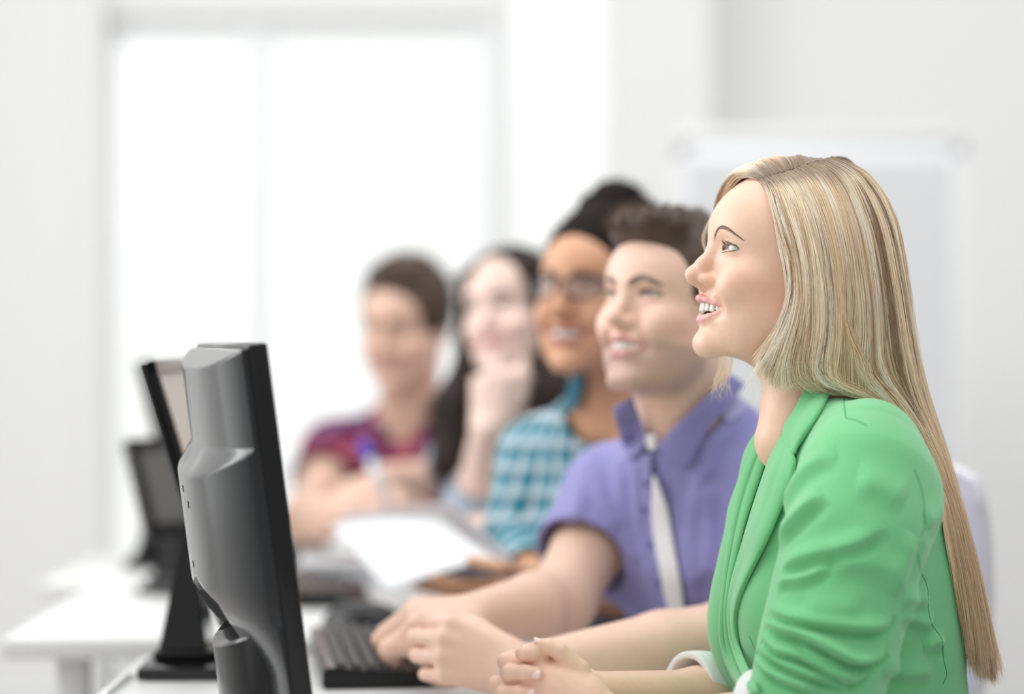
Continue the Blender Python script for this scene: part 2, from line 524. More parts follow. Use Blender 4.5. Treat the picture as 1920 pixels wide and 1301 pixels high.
def neck_ops(F, fr, base, r0, r1, k=22):
    """neck from under the skull to a world point `base`"""
    a = fr.world(V(0, -6, -62))
    F.add(cap(a, base, r0, r1), k * fr.s * 1.0 / fr.s * 0.001 if False else k * 0.001)

def smooth01(x): x = np.clip(x, 0, 1); return x * x * (3 - 2 * x)

SKIN = dict(base=(0.80, 0.53, 0.40), lip=(0.62, 0.22, 0.22), blush_shade=(0.78, 0.40, 0.30), brow=(0.10, 0.055, 0.035))

def skin_cols(fr, h, sk, brow=1.0, beard=0.0, lash=1.6):
    """per-vertex skin colouring: lips, cheeks, mouth lining, brows, stubble with some jaw shade"""
    up, ur, lo_, lr, cx, zl, zk = mouth_geo(h)
    U = chain(up, [r for r in ur]); L = chain(lo_, [r for r in lr])
    brl = np.array([(12.5, 97, 11.5), (19, 95, 15.5), (27, 90, 18.5), (36, 83, 17.5), (47, 69, 11.0)], float)
    B = chain(brl, [2.6, 3.2, 2.9, 2.1, 1.0])
    def fn(v):
        q = fr.local(np.asarray(v, np.float32)).astype(float); q[:, 0] = np.abs(q[:, 0])
        c = np.tile(np.array(sk['base']), (len(v), 1))
        mix = lambda w, col: c * (1 - w[:, None]) + np.array(col) * w[:, None]
        w = np.exp(-(((q[:, 1] - 45) / 34) ** 2 + ((q[:, 2] + 40) / 24) ** 2)) * (q[:, 0] > 15) * 0.62  # blush, plus warm shading of the face side put into the colour
        c = mix(w, sk['blush_shade'])
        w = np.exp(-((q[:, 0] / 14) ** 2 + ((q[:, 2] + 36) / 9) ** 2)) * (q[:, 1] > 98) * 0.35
        c = mix(w, sk['blush_shade'])
        if beard:  # stubble, deepened by shade under the jaw put into the colour
            w = smooth01((-(q[:, 2]) - 52) / 14) * smooth01((q[:, 1] + 5) / 25) * smooth01((q[:, 2] + 128) / 16) * beard
            c = mix(w, np.array(sk['base']) * np.array((0.42, 0.40, 0.42)))
        near = (q[:, 1] > 60) & (q[:, 2] < -46) & (q[:, 2] > -92) & (q[:, 0] < cx + 1.5)
        dl = np.minimum(U.fn(q.astype(np.float32)), L.fn(q.astype(np.float32)))
        w = smooth01((1.7 - dl) / 1.4) * near * h['lip']
        c = mix(w, sk['lip'])
        # lining of the mouth: deeper than the lips
        ins = near & (q[:, 1] < 88.5 - 0.0175 * q[:, 0] ** 2) & (q[:, 0] < cx - 1) & (q[:, 2] < up[0][2] - 1) & (q[:, 2] > zl - 1) & (q[:, 1] > 55) & (h['open'] > 0)
        c = mix(ins * 0.9, (0.16, 0.035, 0.035))
        if brow:
            xz = q[:, [0, 2]]; db = np.full(len(q), 9e9)
            for a, b, ra, rb in zip(brl[:-1], brl[1:], (2.4, 3.4, 3.1, 2.4), (3.4, 3.1, 2.4, 1.2)):
                A2, AB = a[[0, 2]], (b - a)[[0, 2]]; t = np.clip(((xz - A2) @ AB) / (AB @ AB), 0, 1)
                db = np.minimum(db, np.linalg.norm(xz - A2 - t[:, None] * AB, axis=1) - (ra + (rb - ra) * t) * (1 + .25 * h['male']))
            w = smooth01((1.2 - db) / 2.2) * (q[:, 1] > 50) * (np.abs(q[:, 2] - 13) < 16) * brow
            c = mix(w * .92, sk['brow'])
        # lash line round the opening of the lids
        li = h['lids']
        O = chain([(18.2, 83, -2.2), (25, 86.5, 0.3), (32, 86.5, 1.0), (38, 82.5, 0.8), (42.3, 78, 0.4), (45.2, 74, -0.6)], [0.8, 3.9 * li, 4.6 * li, 4.0 * li, 3.0 * li, 1.0], 1.5)
        do = O.fn(q.astype(np.float32))
        w = smooth01((lash - do) / 1.0) * (np.abs(q[:, 2]) < 9) * (q[:, 1] > 68) * np.where(q[:, 2] > -1.5, .85, .45)
        c = mix(w, np.array(sk['brow']) * .6)
        return c
    return fn

def uv_ball(c, r, seg=32, rings=24):
    th = np.linspace(0, math.pi, rings + 1); ph = np.linspace(0, 2 * math.pi, seg, endpoint=False)
    T, Ph = np.meshgrid(th, ph, indexing='ij')
    v = np.stack([np.sin(T) * np.cos(Ph), np.sin(T) * np.sin(Ph), np.cos(T)], -1).reshape(-1, 3) * r + c
    q = []
    for i in range(rings):
        for j in range(seg):
            a = i * seg + j; b = i * seg + (j + 1) % seg
            q.append((a, a + seg, b + seg, b))
    return v, np.array(q)

def eye_parts(parent, fr, mat, iris=(0.10, 0.16, 0.20), look=(0, 0, 0), gap=0.0):
    """two eyeballs; iris and pupil are rings of the mesh coloured about the gaze axis"""
    for sx in (1, -1):
        v, q = uv_ball(V(0, 0, 0), 12.2, 48, 48)
        v = v[:, [0, 2, 1]]                                   # pole forward
        g = V(look[0], 1, look[2]); g = g / np.linalg.norm(g)
        ang = np.degrees(np.arccos(np.clip((v / 12.2) @ g, -1, 1)))
        v = v * (1 + 0.055 * np.exp(-(ang / 20) ** 2))[:, None]   # cornea
        c = np.tile(np.array((0.52, 0.51, 0.505)), (len(v), 1))
        c[ang < 29.5] = np.array(iris) * 0.25
        c[ang < 26] = iris
        c[ang < 11.5] = (0.004, 0.004, 0.004)
        w = fr.world(v + V(31 * sx, 70.3, 0))
        link('eye', mesh_np('eye', w, q[:, ::-1], c), mat, parent)

def teeth_part(parent, fr, mat, h):
    up, ur, lo_, lr, cx, zl, zk = mouth_geo(h)
    vs, qs = [], []
    def tooth(x, y, z, w, ht, dp, ang):
        bm = bmesh.new()
        bmesh.ops.create_cube(bm, size=1)
        bmesh.ops.subdivide_edges(bm, edges=bm.edges[:], cuts=3, use_grid_fill=True)
        b = len(vs)
        off = sum(len(a) for a in vs)
        P_ = []
        for vv in bm.verts:
            p = V(*vv.co) * 2
            l = max(abs(p)); e = np.linalg.norm(p)
            p = p / (sum(abs(p) ** 5) ** 0.2) * l if l > 0 else p
            tz = p[2]
            P_.append((p[0] * w / 2 * (0.9 + 0.1 * (-tz)), p[1] * dp / 2, p[2] * ht / 2))
        P_ = np.array(P_)
        ca, sa = math.cos(ang), math.sin(ang)
        Q = np.stack([P_[:, 0] * ca + P_[:, 1] * sa, -P_[:, 0] * sa + P_[:, 1] * ca, P_[:, 2]], 1) + V(x, y, z)
        bm.verts.index_update()
        for f in bm.faces: qs.append([off + q.index for q in f.verts])
        vs.append(Q); bm.free()
    arch = lambda x: 89.8 - 0.0235 * x * x
    for sgn in (1, -1):
        x = 0.0
        for i, (w, ht) in enumerate(((8.2, 10.5), (6.6, 9.4), (7.2, 10.2), (6.6, 8.6), (6.4, 8.0))):
            xm = x + w / 2 * math.cos(math.atan(0.042 * x))
            tooth(sgn * xm, arch(xm), -65.2 + (1 - h['open']) * -1 + 0.0032 * xm * xm + (10.5 - ht) * 0.35, w * 0.96, ht, 5.5, sgn * math.atan(0.042 * xm))
            x += w * math.cos(math.atan(0.042 * xm)) * 0.99
        x = 0.0
        for i, w in enumerate((5.2, 5.6, 6.4, 6.6)):
            xm = x + w / 2 * math.cos(math.atan(0.05 * x))
            tooth(sgn * xm, arch(xm) - 4.0, zl + 3.5 + 0.004 * xm * xm, w * 0.95, 6, 5, sgn * math.atan(0.05 * xm))
            x += w * math.cos(math.atan(0.05 * xm))
    v = fr.world(np.concatenate(vs)); q = np.array(qs)
    link('teeth', mesh_np('teeth', v, q), mat, parent)
# ------------------------------------------------------------------ bodies
def torso_frame(hip, neck, yaw):
    hip = np.asarray(hip, float); neck = np.asarray(neck, float)
    u = neck - hip; L = np.linalg.norm(u); u = u / L
    a = math.radians(yaw); f = V(-math.sin(a), -math.cos(a), 0)
    f = f - u * (f @ u); f /= np.linalg.norm(f)
    l = np.cross(u, f) * -1
    l = np.cross(f, u) * -1
    return Frame(np.stack([l, f, u], 1), hip, L / 0.50)

MALE = [(0, 0, 0, .152, .112), (.1, 0, 0, .136, .105), (.2, 0, 0, .145, .110), (.3, 0, .005, .172, .122), (.38, 0, 0, .176, .112), (.44, 0, -.012, .150, .085), (.48, 0, -.015, .105, .07), (.515, 0, -.01, .066, .062)]
FEM = [(0, 0, 0, .165, .115), (.08, 0, 0, .150, .105), (.16, 0, 0, .128, .095), (.26, 0, 0, .140, .105), (.34, 0, 0, .150, .105), (.40, 0, -.005, .150, .090), (.445, 0, -.014, .128, .070), (.48, 0, -.015, .09, .06), (.515, 0, -.01, .055, .055)]

def torso_ops(F, T, fem, infl=0.0, bust=1.0, sh=None, thin=(1, 1)):
    keys = [(z, cx, cy, rx * thin[0] + infl, ry * thin[1] + infl) for z, cx, cy, rx, ry in (FEM if fem else MALE)]
    F.add(loft(keys), 0.0, 'u', T)
    sx = sh or (0.150 if fem else 0.172)
    F.add(chain([(0.05, -.01, .455), (sx, -.005, .425)], [.050 + infl, (.052 if not fem else .046) + infl]), 0.05, 'u', T, True)
    if fem: F.add(ell((.062 * thin[0], .082 * thin[1], .285), (.062 * bust + infl, .055 * bust + infl, .062 * bust + infl)), 0.04, 'u', T, True)
    return T.world(V(sx, -.005, .425)), T.world(V(-sx, -.005, .425))

FL = [(.043, .026, .021), (.048, .030, .022), (.044, .028, .022), (.034, .021, .019)]
FR_ = [(.0094, .0086, .0078, .0068), (.0096, .0088, .0080, .0070), (.0092, .0084, .0076, .0067), (.0082, .0074, .0068, .0060)]

def hand_ops(F, W, fwd, nrm, thumb_side, curls, spread=(8, 2, -3, -9), thumb=(40, 20, 25), s=1.0):
    """W wrist, fwd wrist->knuckles, nrm out of the back of the hand, thumb_side = direction of the thumb; curls = per finger (mcp, pip, dip) degrees.
    Returns the joints of each finger."""
    f = np.asarray(fwd, float); f /= np.linalg.norm(f)
    n = np.asarray(nrm, float); n = n - f * (n @ f); n /= np.linalg.norm(n)
    r = np.asarray(thumb_side, float); r = r - f * (r @ f) - n * (r @ n); r /= np.linalg.norm(r)
    W = np.asarray(W, float)
    offs = (.0285, .0095, -.0095, -.0275); fw = (.086, .088, .083, .075); arc = (0, .003, .0015, -.003)
    J = []
    for i in range(4):
        b = W + f * .012 * s + r * offs[i] * .62 * s
        m = W + (f * fw[i] + r * offs[i] + n * arc[i]) * s
        F.add(cap(b, m, .0135 * s, .0112 * s), .012)
        a = math.radians(spread[i]); d0 = f * math.cos(a) + r * math.sin(a)
        pts = [m]; ang = 0
        for k in range(3):
            ang += math.radians(curls[i][k])
            pts.append(pts[-1] + (d0 * math.cos(ang) - n * math.sin(ang)) * FL[i][k] * s)
        F.add(chain(pts, [x * s for x in FR_[i]], .003), .005)
        J.append(pts)
    # thumb
    a, b, c = [math.radians(t) for t in thumb]
    t0 = W + (f * .018 + r * .020 - n * .006) * s
    d = f * math.cos(a) + r * math.sin(a) * .8 - n * math.sin(a) * .6; d /= np.linalg.norm(d)
    t1 = t0 + d * .045 * s
    d2 = d * math.cos(b) + f * math.sin(b) * .8 - r * math.sin(b) * .4; d2 /= np.linalg.norm(d2)
    t2 = t1 + d2 * .034 * s
    d3 = d2 * math.cos(c) + f * math.sin(c) * .6 - r * math.sin(c) * .7; d3 /= np.linalg.norm(d3)
    t3 = t2 + d3 * .025 * s
    F.add(chain([t0, t1, t2, t3], [.016 * s, .0125 * s, .0105 * s, .0088 * s], .004), .014)
    J.append([t0, t1, t2, t3])
    return J

def nail(parent, tip, back, out, w, l, mat, s=1.0, free=0.0):
    """curved finger nail: tip = end of the nail, back = direction towards the knuckle, out = outward normal"""
    b = np.asarray(back, float); b /= np.linalg.norm(b)
    o = np.asarray(out, float); o = o - b * (o @ b); o /= np.linalg.norm(o)
    r = np.cross(b, o)
    n, m = 9, 9
    top = []; bot = []
    for i in range(n):
        u = i / (n - 1) * 2 - 1
        for j in range(m):
            v = j / (m - 1)
            ww = w * (1 - 0.12 * v ** 2 - 0.10 * (1 - v) ** 4)
            # rounded cuticle, squared free edge
            vv = v * (1 - 0.16 * u * u * v)
            p = tip + b * l * vv + r * u * ww / 2 - o * (1 - math.cos(u * 1.0)) * w * 0.55 - o * 0.05 * l * v * v
            top.append(p + o * 0.0002); bot.append(p - o * 0.0006)
    v = np.array(top + bot); N = n * m; q = []
    for i in range(n - 1):
        for j in range(m - 1):
            a = i * m + j
            q.append((a, a + m, a + m + 1, a + 1)); q.append((N + a + 1, N + a + m + 1, N + a + m, N + a))
    for j in range(m - 1):
        q.append((j, j + 1, N + j + 1, N + j)); a = (n - 1) * m + j; q.append((a + 1, a, N + a, N + a + 1))
    for i in range(n - 1):
        a = i * m; q.append((a + m, a, N + a, N + a + m)); a = i * m + m - 1; q.append((a, a + m, N + a + m, N + a))
    q = np.array(q)
    if np.dot(np.cross(v[q[0][1]] - v[q[0][0]], v[q[0][2]] - v[q[0][0]]), o) < 0: q = q[:, ::-1]
    return link('fingernail', mesh_np('fingernail', v, q), mat, parent)

def legs(parent, hip, yaw, mat_t, mat_s, spread=0.10, knee_z=0.47, reach=0.42):
    """seated legs: trousers and shoes, feet flat on the floor"""
    a = math.radians(yaw); f = V(-math.sin(a), -math.cos(a), 0); l = V(-f[1], f[0], 0)
    F = Field(); hip = np.asarray(hip, float)
    F.add(ell(hip + V(0, 0, 0.02), (.17, .17, .10)), 0)
    for sg in (1, -1):
        h = hip + l * sg * .09 + V(0, 0, -0.005)
        k = hip + f * reach + l * sg * spread; k[2] = knee_z
        an = k + f * 0.03; an[2] = 0.075
        F.add(chain([h, k, an], [.085, .062, .045], .02), .04)
    sdf_obj('trousers', F, 0.009, mat_t, parent)
    for sg in (1, -1):
        an = hip + f * (reach + .03) + l * sg * spread; an[2] = 0.0
        S = Field()
        S.add(ell(an + f * .03 + V(0, 0, .034), (.05, .05, .05)), 0)
        S.add(fchain([an - f * .03 + V(0, 0, .034), an + f * .17 + V(0, 0, .030)], [.042, .038], (0, 0, 1), .8), .03)
        S.cut(half((0, 0, 0.001), (0, 0, -1)), .006)
        sdf_obj('shoe', S, 0.006, mat_s, parent)

def sheet(name, rows, thick, mat, parent, out=None, sub=0):
    """A thick sheet: rows = list of lists of points (same length)."""
    A = np.array(rows, float); n, m = A.shape[:2]
    du = np.gradient(A, axis=0); dv = np.gradient(A, axis=1)
    N = np.cross(du, dv); N /= np.linalg.norm(N, axis=2, keepdims=True) + 1e-12
    if out is not None and (N.reshape(-1, 3) @ np.asarray(out, float)).mean() < 0: N = -N
    v = np.concatenate([(A + N * thick / 2).reshape(-1, 3), (A - N * thick / 2).reshape(-1, 3)]); K = n * m; q = []
    for i in range(n - 1):
        for j in range(m - 1):
            a = i * m + j
            q.append((a, a + m, a + m + 1, a + 1)); q.append((K + a + 1, K + a + m + 1, K + a + m, K + a))
    for j in range(m - 1):
        q.append((j, j + 1, K + j + 1, K + j)); a = (n - 1) * m + j; q.append((a + 1, a, K + a, K + a + 1))
    for i in range(n - 1):
        a = i * m; q.append((a + m, a, K + a, K + a + m)); a = i * m + m - 1; q.append((a, a + m, K + a + m, K + a))
    me = mesh_np(name, v, np.array(q))
    bm = bmesh.new(); bm.from_mesh(me); bmesh.ops.recalc_face_normals(bm, faces=bm.faces[:]); bm.to_mesh(me); bm.free()
    o = link(name, me, mat, parent)
    if sub:
        md = o.modifiers.new('s', 'SUBSURF'); md.levels = sub; md.render_levels = sub
    return o

def spline(pts, n):
    """Catmull-Rom through the points, n samples by arc length."""
    p = np.array(pts, float); p = np.vstack([2 * p[0] - p[1], p, 2 * p[-1] - p[-2]])
    out = []
    for i in range(1, len(p) - 2):
        t = np.linspace(0, 1, 24, endpoint=False)[:, None]
        a, b, c, d = p[i - 1], p[i], p[i + 1], p[i + 2]
        out.append(.5 * ((2 * b) + (-a + c) * t + (2 * a - 5 * b + 4 * c - d) * t ** 2 + (-a + 3 * b - 3 * c + d) * t ** 3))
    out = np.vstack(out + [p[-2][None]])
    s = np.concatenate([[0], np.cumsum(np.linalg.norm(np.diff(out, axis=0), axis=1))])
    u = np.linspace(0, s[-1], n)
    return np.stack([np.interp(u, s, out[:, k]) for k in range(out.shape[1])], 1)

def strands(name, curves, mat, parent, r0=0.00016, r1=0.00005, cols=None):
    """real hair strands; curves = (n, k, 3) array in world coordinates"""
    C = np.asarray(curves, np.float32); n, k = C.shape[:2]
    hc = bpy.data.hair_curves.new(name)
    hc.add_curves([k] * n)
    hc.attributes['position'].data.foreach_set('vector', C.reshape(-1)) if 'position' in hc.attributes else hc.position_data.foreach_set('vector', C.reshape(-1))
    ra = hc.attributes.get('radius') or hc.attributes.new('radius', 'FLOAT', 'POINT')
    t = np.linspace(0, 1, k)
    rr = np.asarray(r0) * np.ones(n); rad = rr[:, None] * (1 - t ** 3)[None] + r1 * (t ** 3)[None]
    ra.data.foreach_set('value', rad.astype(np.float32).ravel())
    if cols is not None:
        cols = np.asarray(cols, np.float32)
        a = hc.attributes.new('col', 'FLOAT_COLOR', 'POINT' if cols.ndim == 3 else 'CURVE')
        c = np.ones(cols.shape[:-1] + (4,), np.float32); c[..., :3] = cols
        a.data.foreach_set('color', c.ravel())
    hc.materials.append(mat)
    o = bpy.data.objects.new(name, hc); COL.objects.link(o)
    if parent is not None:
        o.parent = parent; bpy.context.view_layer.update(); o.matrix_parent_inverse = parent.matrix_world.inverted()
    return o

def grad(field, p, e=0.001):
    p = np.asarray(p, np.float32)
    g = np.stack([field(p + np.eye(3, dtype=np.float32)[i] * e) - field(p - np.eye(3, dtype=np.float32)[i] * e) for i in range(3)], 1)
    return g / (np.linalg.norm(g, axis=1, keepdims=True) + 1e-9)

def push_out(field, p, dist, it=3):
    """move points that lie closer than dist to a solid out to that distance"""
    sh = p.shape; p = p.reshape(-1, 3).copy()
    for _ in range(it):
        d = field(p)
        m = d < dist
        if not m.any(): break
        p[m] += grad(field, p[m]) * np.minimum(dist - d[m], 0.02)[:, None]
    return p.reshape(sh)

def fold(F, field, pts, r, k, depth=None, lift=0.0):
    """a ridge of cloth running along the photo pixels pts, laid on the surface of `field`"""
    w = []
    for p in spline([q[:2] for q in pts], max(4, 2 * len(pts))):
        h = raycast(field, p[0], p[1])
        if h is not None: w.append(h)
    if len(w) < 3: return
    n = len(w); rad = [r * (0.35 + 0.65 * math.sin(math.pi * (i + 0.6) / (n + 0.2))) for i in range(n)]
    o = V(0, 0, CAM_H)
    w = [p + (p - o) / np.linalg.norm(p - o) * (rad[i] * (0.45 - lift)) for i, p in enumerate(w)]
    F.add(chain(w, rad, 0.001), k)

def fold_post(base, folds):
    """displace a cloth mesh along folds: each = (photo pixels, height, width above, width below, valley) laid on `base`"""
    o = V(0, 0, CAM_H); items = []
    for pts, A, wu, wd, vl in folds:
        sp = spline(pts, 28); w = [raycast(base, *q) for q in sp]; w = np.array([x for x in w if x is not None])
        if len(w) < 4: continue
        t = np.gradient(w, axis=0); t /= np.linalg.norm(t, axis=1, keepdims=True) + 1e-9
        n = grad(base, w); dn = np.cross(t, n); dn *= np.where(dn[:, 2:] > 0, -1, 1)      # points down the cloth
        dn /= np.linalg.norm(dn, axis=1, keepdims=True) + 1e-9
        k = np.linspace(0, 1, len(w)); env = np.clip(np.minimum(k, 1 - k) * 4.5, 0, 1) ** .8
        items.append((w, dn, n, env, A, wu, wd, vl))
    def post(v):
        v = v.copy(); disp = np.zeros((len(v), 3))
        for w, dn, n, env, A, wu, wd, vl in items:
            R = (wu + wd) * 3
            m = np.where(((v > w.min(0) - R) & (v < w.max(0) + R)).all(1))[0]
            for ch in np.array_split(m, max(1, len(m) // 40000)):
                d = v[ch][:, None] - w[None]
                i = (d * d).sum(2).argmin(1); dd = d[np.arange(len(ch)), i]
                s = (dd * dn[i]).sum(1); off = np.sqrt(np.maximum((dd * dd).sum(1) - s * s - (dd * n[i]).sum(1) ** 2, 0))
                nn = np.abs((dd * n[i]).sum(1))
                h = np.where(s < 0, np.exp(-(s / wu) ** 2), np.exp(-(s / wd) ** 2)) - vl * np.exp(-((s - 1.7 * wd) / (wd * .9)) ** 2)
                h *= env[i] * np.exp(-(off / .008) ** 2) * np.exp(-(nn / .03) ** 4)
                disp[ch] += n[i] * (A * h)[:, None]
        return v + disp
    return post

def cutchain(pts, rad, e, x, k=0.0):
    """a sleeve: chain ended by a flat hem through e across x"""
    c = chain(pts, rad, k); x = np.asarray(x, np.float32); e0 = float(np.dot(e, x))
    return Prim(lambda p: np.maximum(c.fn(p), p @ x - e0), c.c, c.r)

def tube(name, pts, r, mat, parent, seg=6, label=None):
    p = np.array(pts, float); n = len(p)
    t = np.gradient(p, axis=0); t /= np.linalg.norm(t, axis=1, keepdims=True) + 1e-12
    ref = V(0, 0, 1) if abs(t[0][2]) < .9 else V(1, 0, 0)
    v = []
    a = np.cross(t[0], ref); a /= np.linalg.norm(a)
    rr = np.asarray(r) * np.ones(n)
    for i in range(n):
        a = a - t[i] * (a @ t[i]); a /= np.linalg.norm(a); b = np.cross(t[i], a)
        for j in range(seg):
            ph = 2 * math.pi * j / seg
            v.append(p[i] + (a * math.cos(ph) + b * math.sin(ph)) * rr[i])
    q = [(i * seg + j, i * seg + (j + 1) % seg, (i + 1) * seg + (j + 1) % seg, (i + 1) * seg + j) for i in range(n - 1) for j in range(seg)]
    v.append(p[0]); v.append(p[-1])
    me = bpy.data.meshes.new(name)
    N = n * seg
    me.from_pydata([tuple(x) for x in v], [], q + [(N, (j + 1) % seg, j) for j in range(seg)] + [(N + 1, (n - 1) * seg + j, (n - 1) * seg + (j + 1) % seg) for j in range(seg)])
    return link(name, me, mat, parent)
# ------------------------------------------------------------------ the blonde woman in the green jacket
def build_blonde():
    root = empty('person', (0.43, 2.60, 0.0), 'person with long straight blonde hair in a green jacket, smiling in profile with clasped hands', 'person', 'people seated along the desks')
    fr = head_frame(P(1352.0, 467, 2.6), 80, 11)
    sk = dict(base=(0.84, 0.56, 0.425), lip=(0.76, 0.40, 0.385), blush_shade=(0.84, 0.46, 0.33), brow=(0.2, 0.12, 0.08))
    hip = V(0.378, 2.615, 0.53); neck = P(1556, 800, 2.60)
    T = torso_frame(hip, neck, 78); TH = (.86, .80)
    # ---------- body: head, neck, chest, arms and hands in one surface
    F = Field()
    h = head_ops(F, fr, lids=0.86, jaw=1)
    F.add(cap(fr.world(V(0, -6, -58)), P(1556, 815, 2.60), .047, .052), .030)
    F.add(chain([P(1487, 790, 2.58), P(1470, 830, 2.57)], [.028, .03]), .05)
    SN, SF = torso_ops(F, T, True, -.010, .85, .145, TH)
    EN = P(1535, 1374, 2.385); WN = P(1118, 1350, 2.460)
    EF = P(1450, 1322, 2.70); WF = P(1104, 1302, 2.532)
    F.add(chain([SN, EN], [.038, .036]), .03); F.add(chain([EN, (EN + WN) / 2 + V(.03, 0, -.002), WN], [.038, .031, .024], .02), .02)
    F.add(chain([SF, EF], [.038, .036]), .03); F.add(chain([EF, EF * .6 + WF * .4, WF], [.036, .034, .024], .02), .02)
    # left hand (nearer), its back towards the camera
    mc = [P(1006, 1250, 2.466), P(992, 1277, 2.458), P(990, 1306, 2.458), P(996, 1338, 2.464)]
    for i, m in enumerate(mc):
        F.add(cap(WN + V(-.012, 0, .012 - .008 * i), m, .0155, .0108), .016)
    F.add(chain([P(1098, 1300, 2.466), P(1050, 1282, 2.466)], [.021, .018]), .02)
    for m, (px, py) in zip(mc, ((949, 1241), (931, 1284), (928, 1322), (940, 1356))):
        pip = P(px, py, 2.474)
        F.add(chain([m, pip, P(px + 30, py + 4, 2.512), P(px + 62, py + 10, 2.528)], [.0102, .0093, .0085, .0074], .002), .003)
    F.add(chain([P(1095, 1290, 2.470), P(1085, 1256, 2.468), P(1048, 1220.5, 2.462), P(1027, 1213, 2.461), P(1011, 1207.5, 2.460)], [.0165, .0110, .0086, .0078, .0060], .003), .004)
    # right hand (farther), its fingers laid over the back of the left one
    mr = [P(1004, 1244, 2.508), P(1000, 1268, 2.512), P(998, 1304, 2.512), P(1004, 1338, 2.508)]
    for i, m in enumerate(mr):
        F.add(cap(WF + V(-.010, 0, .010 - .008 * i), m, .0150, .0108), .016)
    tips = []
    for m, (px, py, tx, ty) in zip(mr, ((962, 1230, 994, 1241), (957, 1261, 1006, 1262.5), (945, 1300, 996, 1299), (952, 1340, 1000, 1338))):
        d = 2.458
        if m is mr[0]: continue
        pts = [m, P(px - 3, py, 2.482), P(px, py, 2.456), P(px + (tx - px) * .55, py + (ty - py) * .5 - 1, 2.4455), P(tx, ty, 2.446)]
        F.add(chain(pts, [.010, .0092, .0088, .0080, .0069], .002), .0025)
        tips.append(pts)
    F.add(chain([mr[0], P(965, 1235, 2.490), P(957, 1237, 2.478), P(975, 1246, 2.470)], [.010, .0092, .0088, .0072], .002), .003)
    F.add(chain([P(1075, 1262, 2.500), P(1040, 1243, 2.486), P(1013, 1231, 2.470), P(994, 1224.5, 2.456), P(981, 1225.5, 2.452)], [.016, .0105, .0090, .0092, .0082], .003), .003)
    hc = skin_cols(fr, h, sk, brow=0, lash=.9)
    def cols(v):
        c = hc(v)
        # warmer finger ends
        for pts in tips + [[P(979, 1226, 2.457)] * 2]:
            w = np.exp(-(np.linalg.norm(v - pts[-1], axis=1) / .016) ** 2) * .35
            c = c * (1 - w[:, None]) + np.array((.80, .44, .36)) * w[:, None]
        return c
    # torso under the jacket is dropped where nothing shows it
    F.cut(half(T.world(V(0, 0, 0.06)), -T.R[:, 2]), .005)
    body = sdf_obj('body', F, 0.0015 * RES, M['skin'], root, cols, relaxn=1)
    eye_parts(root, fr, M['eye'], (0.07, 0.09, 0.08), look=(-.16, 1, .08))
    teeth_part(root, fr, M['teeth'], h)
    o = V(0, -1, 0)
    cam = V(0, 0, CAM_H)
    N = lambda tip, kn, out, w, l: nail(root, tip, kn - tip, out, w, l, M['nail'])
    for (tx, ty, kx, ky) in ((1013.0, 1262.5, 985, 1262), (1002, 1298, 975, 1299.5)):
        tp = P(tx, ty, 2.4388); kn = P(kx, ky, 2.4385)
        N(tp, kn, cam - tp + V(0, 0, .35), .0105, .0112)
    tp = P(1002, 1195.5, 2.4575); N(tp, P(1024, 1200.5, 2.458), V(.15, -.45, 1), .0098, .0125)
    tp = P(979, 1211.5, 2.4495); N(tp, P(998, 1209.5, 2.453), V(-.05, -.5, 1), .0110, .0108)
    # ---------- brows and lashes
    FH = Field(); head_ops(FH, fr, lids=0.86)
    rs = np.random.default_rng(3)
    C, Cc = [], []
    for sg in (1, -1):
        bl = spline([(13.5, 97, 8.0), (17, 96, 14.0), (22, 94, 19.2), (28, 90, 20.6), (36, 84, 18.2), (47, 70, 10.5)], 60)
        for i in range(620):
            u = rs.random() ** 0.9; p = bl[int(u * 59)].copy(); wdt = np.interp(u, [0, .1, .3, .6, 1], [3.0, 3.2, 2.3, 1.4, .4])
            off = rs.uniform(-1, 1) * wdt; p[2] += off
            dr = V(.35 + .8 * u, -.2, .9 - 1.3 * u - off * .22); dr /= np.linalg.norm(dr)
            L = rs.uniform(3.5, 6.0) * (1 - .45 * u)
            q = np.array([p + dr * L * t for t in (0, .35, .7, 1)]); q[:, 0] *= sg
            C.append(fr.world(q))
    C = np.array(C)
    fl = C.reshape(-1, 3).copy()
    for _ in range(3):
        d = FH(fl); fl -= grad(FH, fl) * (d - 0.0003)[:, None]
    C = fl.reshape(C.shape); C[:, 2:] += 0 
    strands('eyebrow', C, M['browhair'], root, .00007, .00003)
    C = []
    for sg in (1, -1):
        ul = spline([(20.5, 81, 1.2), (24, 84.5, 3.8), (31, 85.6, 5.2), (38, 82.6, 4.6), (43, 77.5, 2.2), (45.5, 74, 0.2)], 50)
        for i in range(52):
            u = rs.uniform(.06, 1); p = ul[int(u * 49)] + rs.normal(0, .25, 3)
            dr = V((u - .42) * .9, 1.0, .12); dr /= np.linalg.norm(dr)
            L = rs.uniform(3.2, 5.2)
            q = np.array([p + dr * L * t + V(0, 0, 1) * L * .42 * t * t for t in (0, .3, .65, 1)]); q[:, 0] *= sg
            C.append(fr.world(q))
        ll = spline([(21, 81, -3.6), (27, 83.8, -4.3), (34, 83.6, -4.0), (41, 79, -2.6), (44.5, 75.5, -1.4)], 50)
        for i in range(45):
            u = rs.uniform(.2, 1); p = ll[int(u * 49)] + rs.normal(0, .2, 3)
            dr = V((u - .42) * .9, .9, -.5); dr /= np.linalg.norm(dr)
            L = rs.uniform(2.5, 4.5)
            q = np.array([p + dr * L * t for t in (0, .3, .65, 1)]); q[:, 0] *= sg
            C.append(fr.world(q))
    strands('eyelash', np.array(C), M['lash'], root, .00010, .00003)
    # ---------- jacket
    G = Field()
    torso_ops(G, T, True, .010, .9, .150, TH)
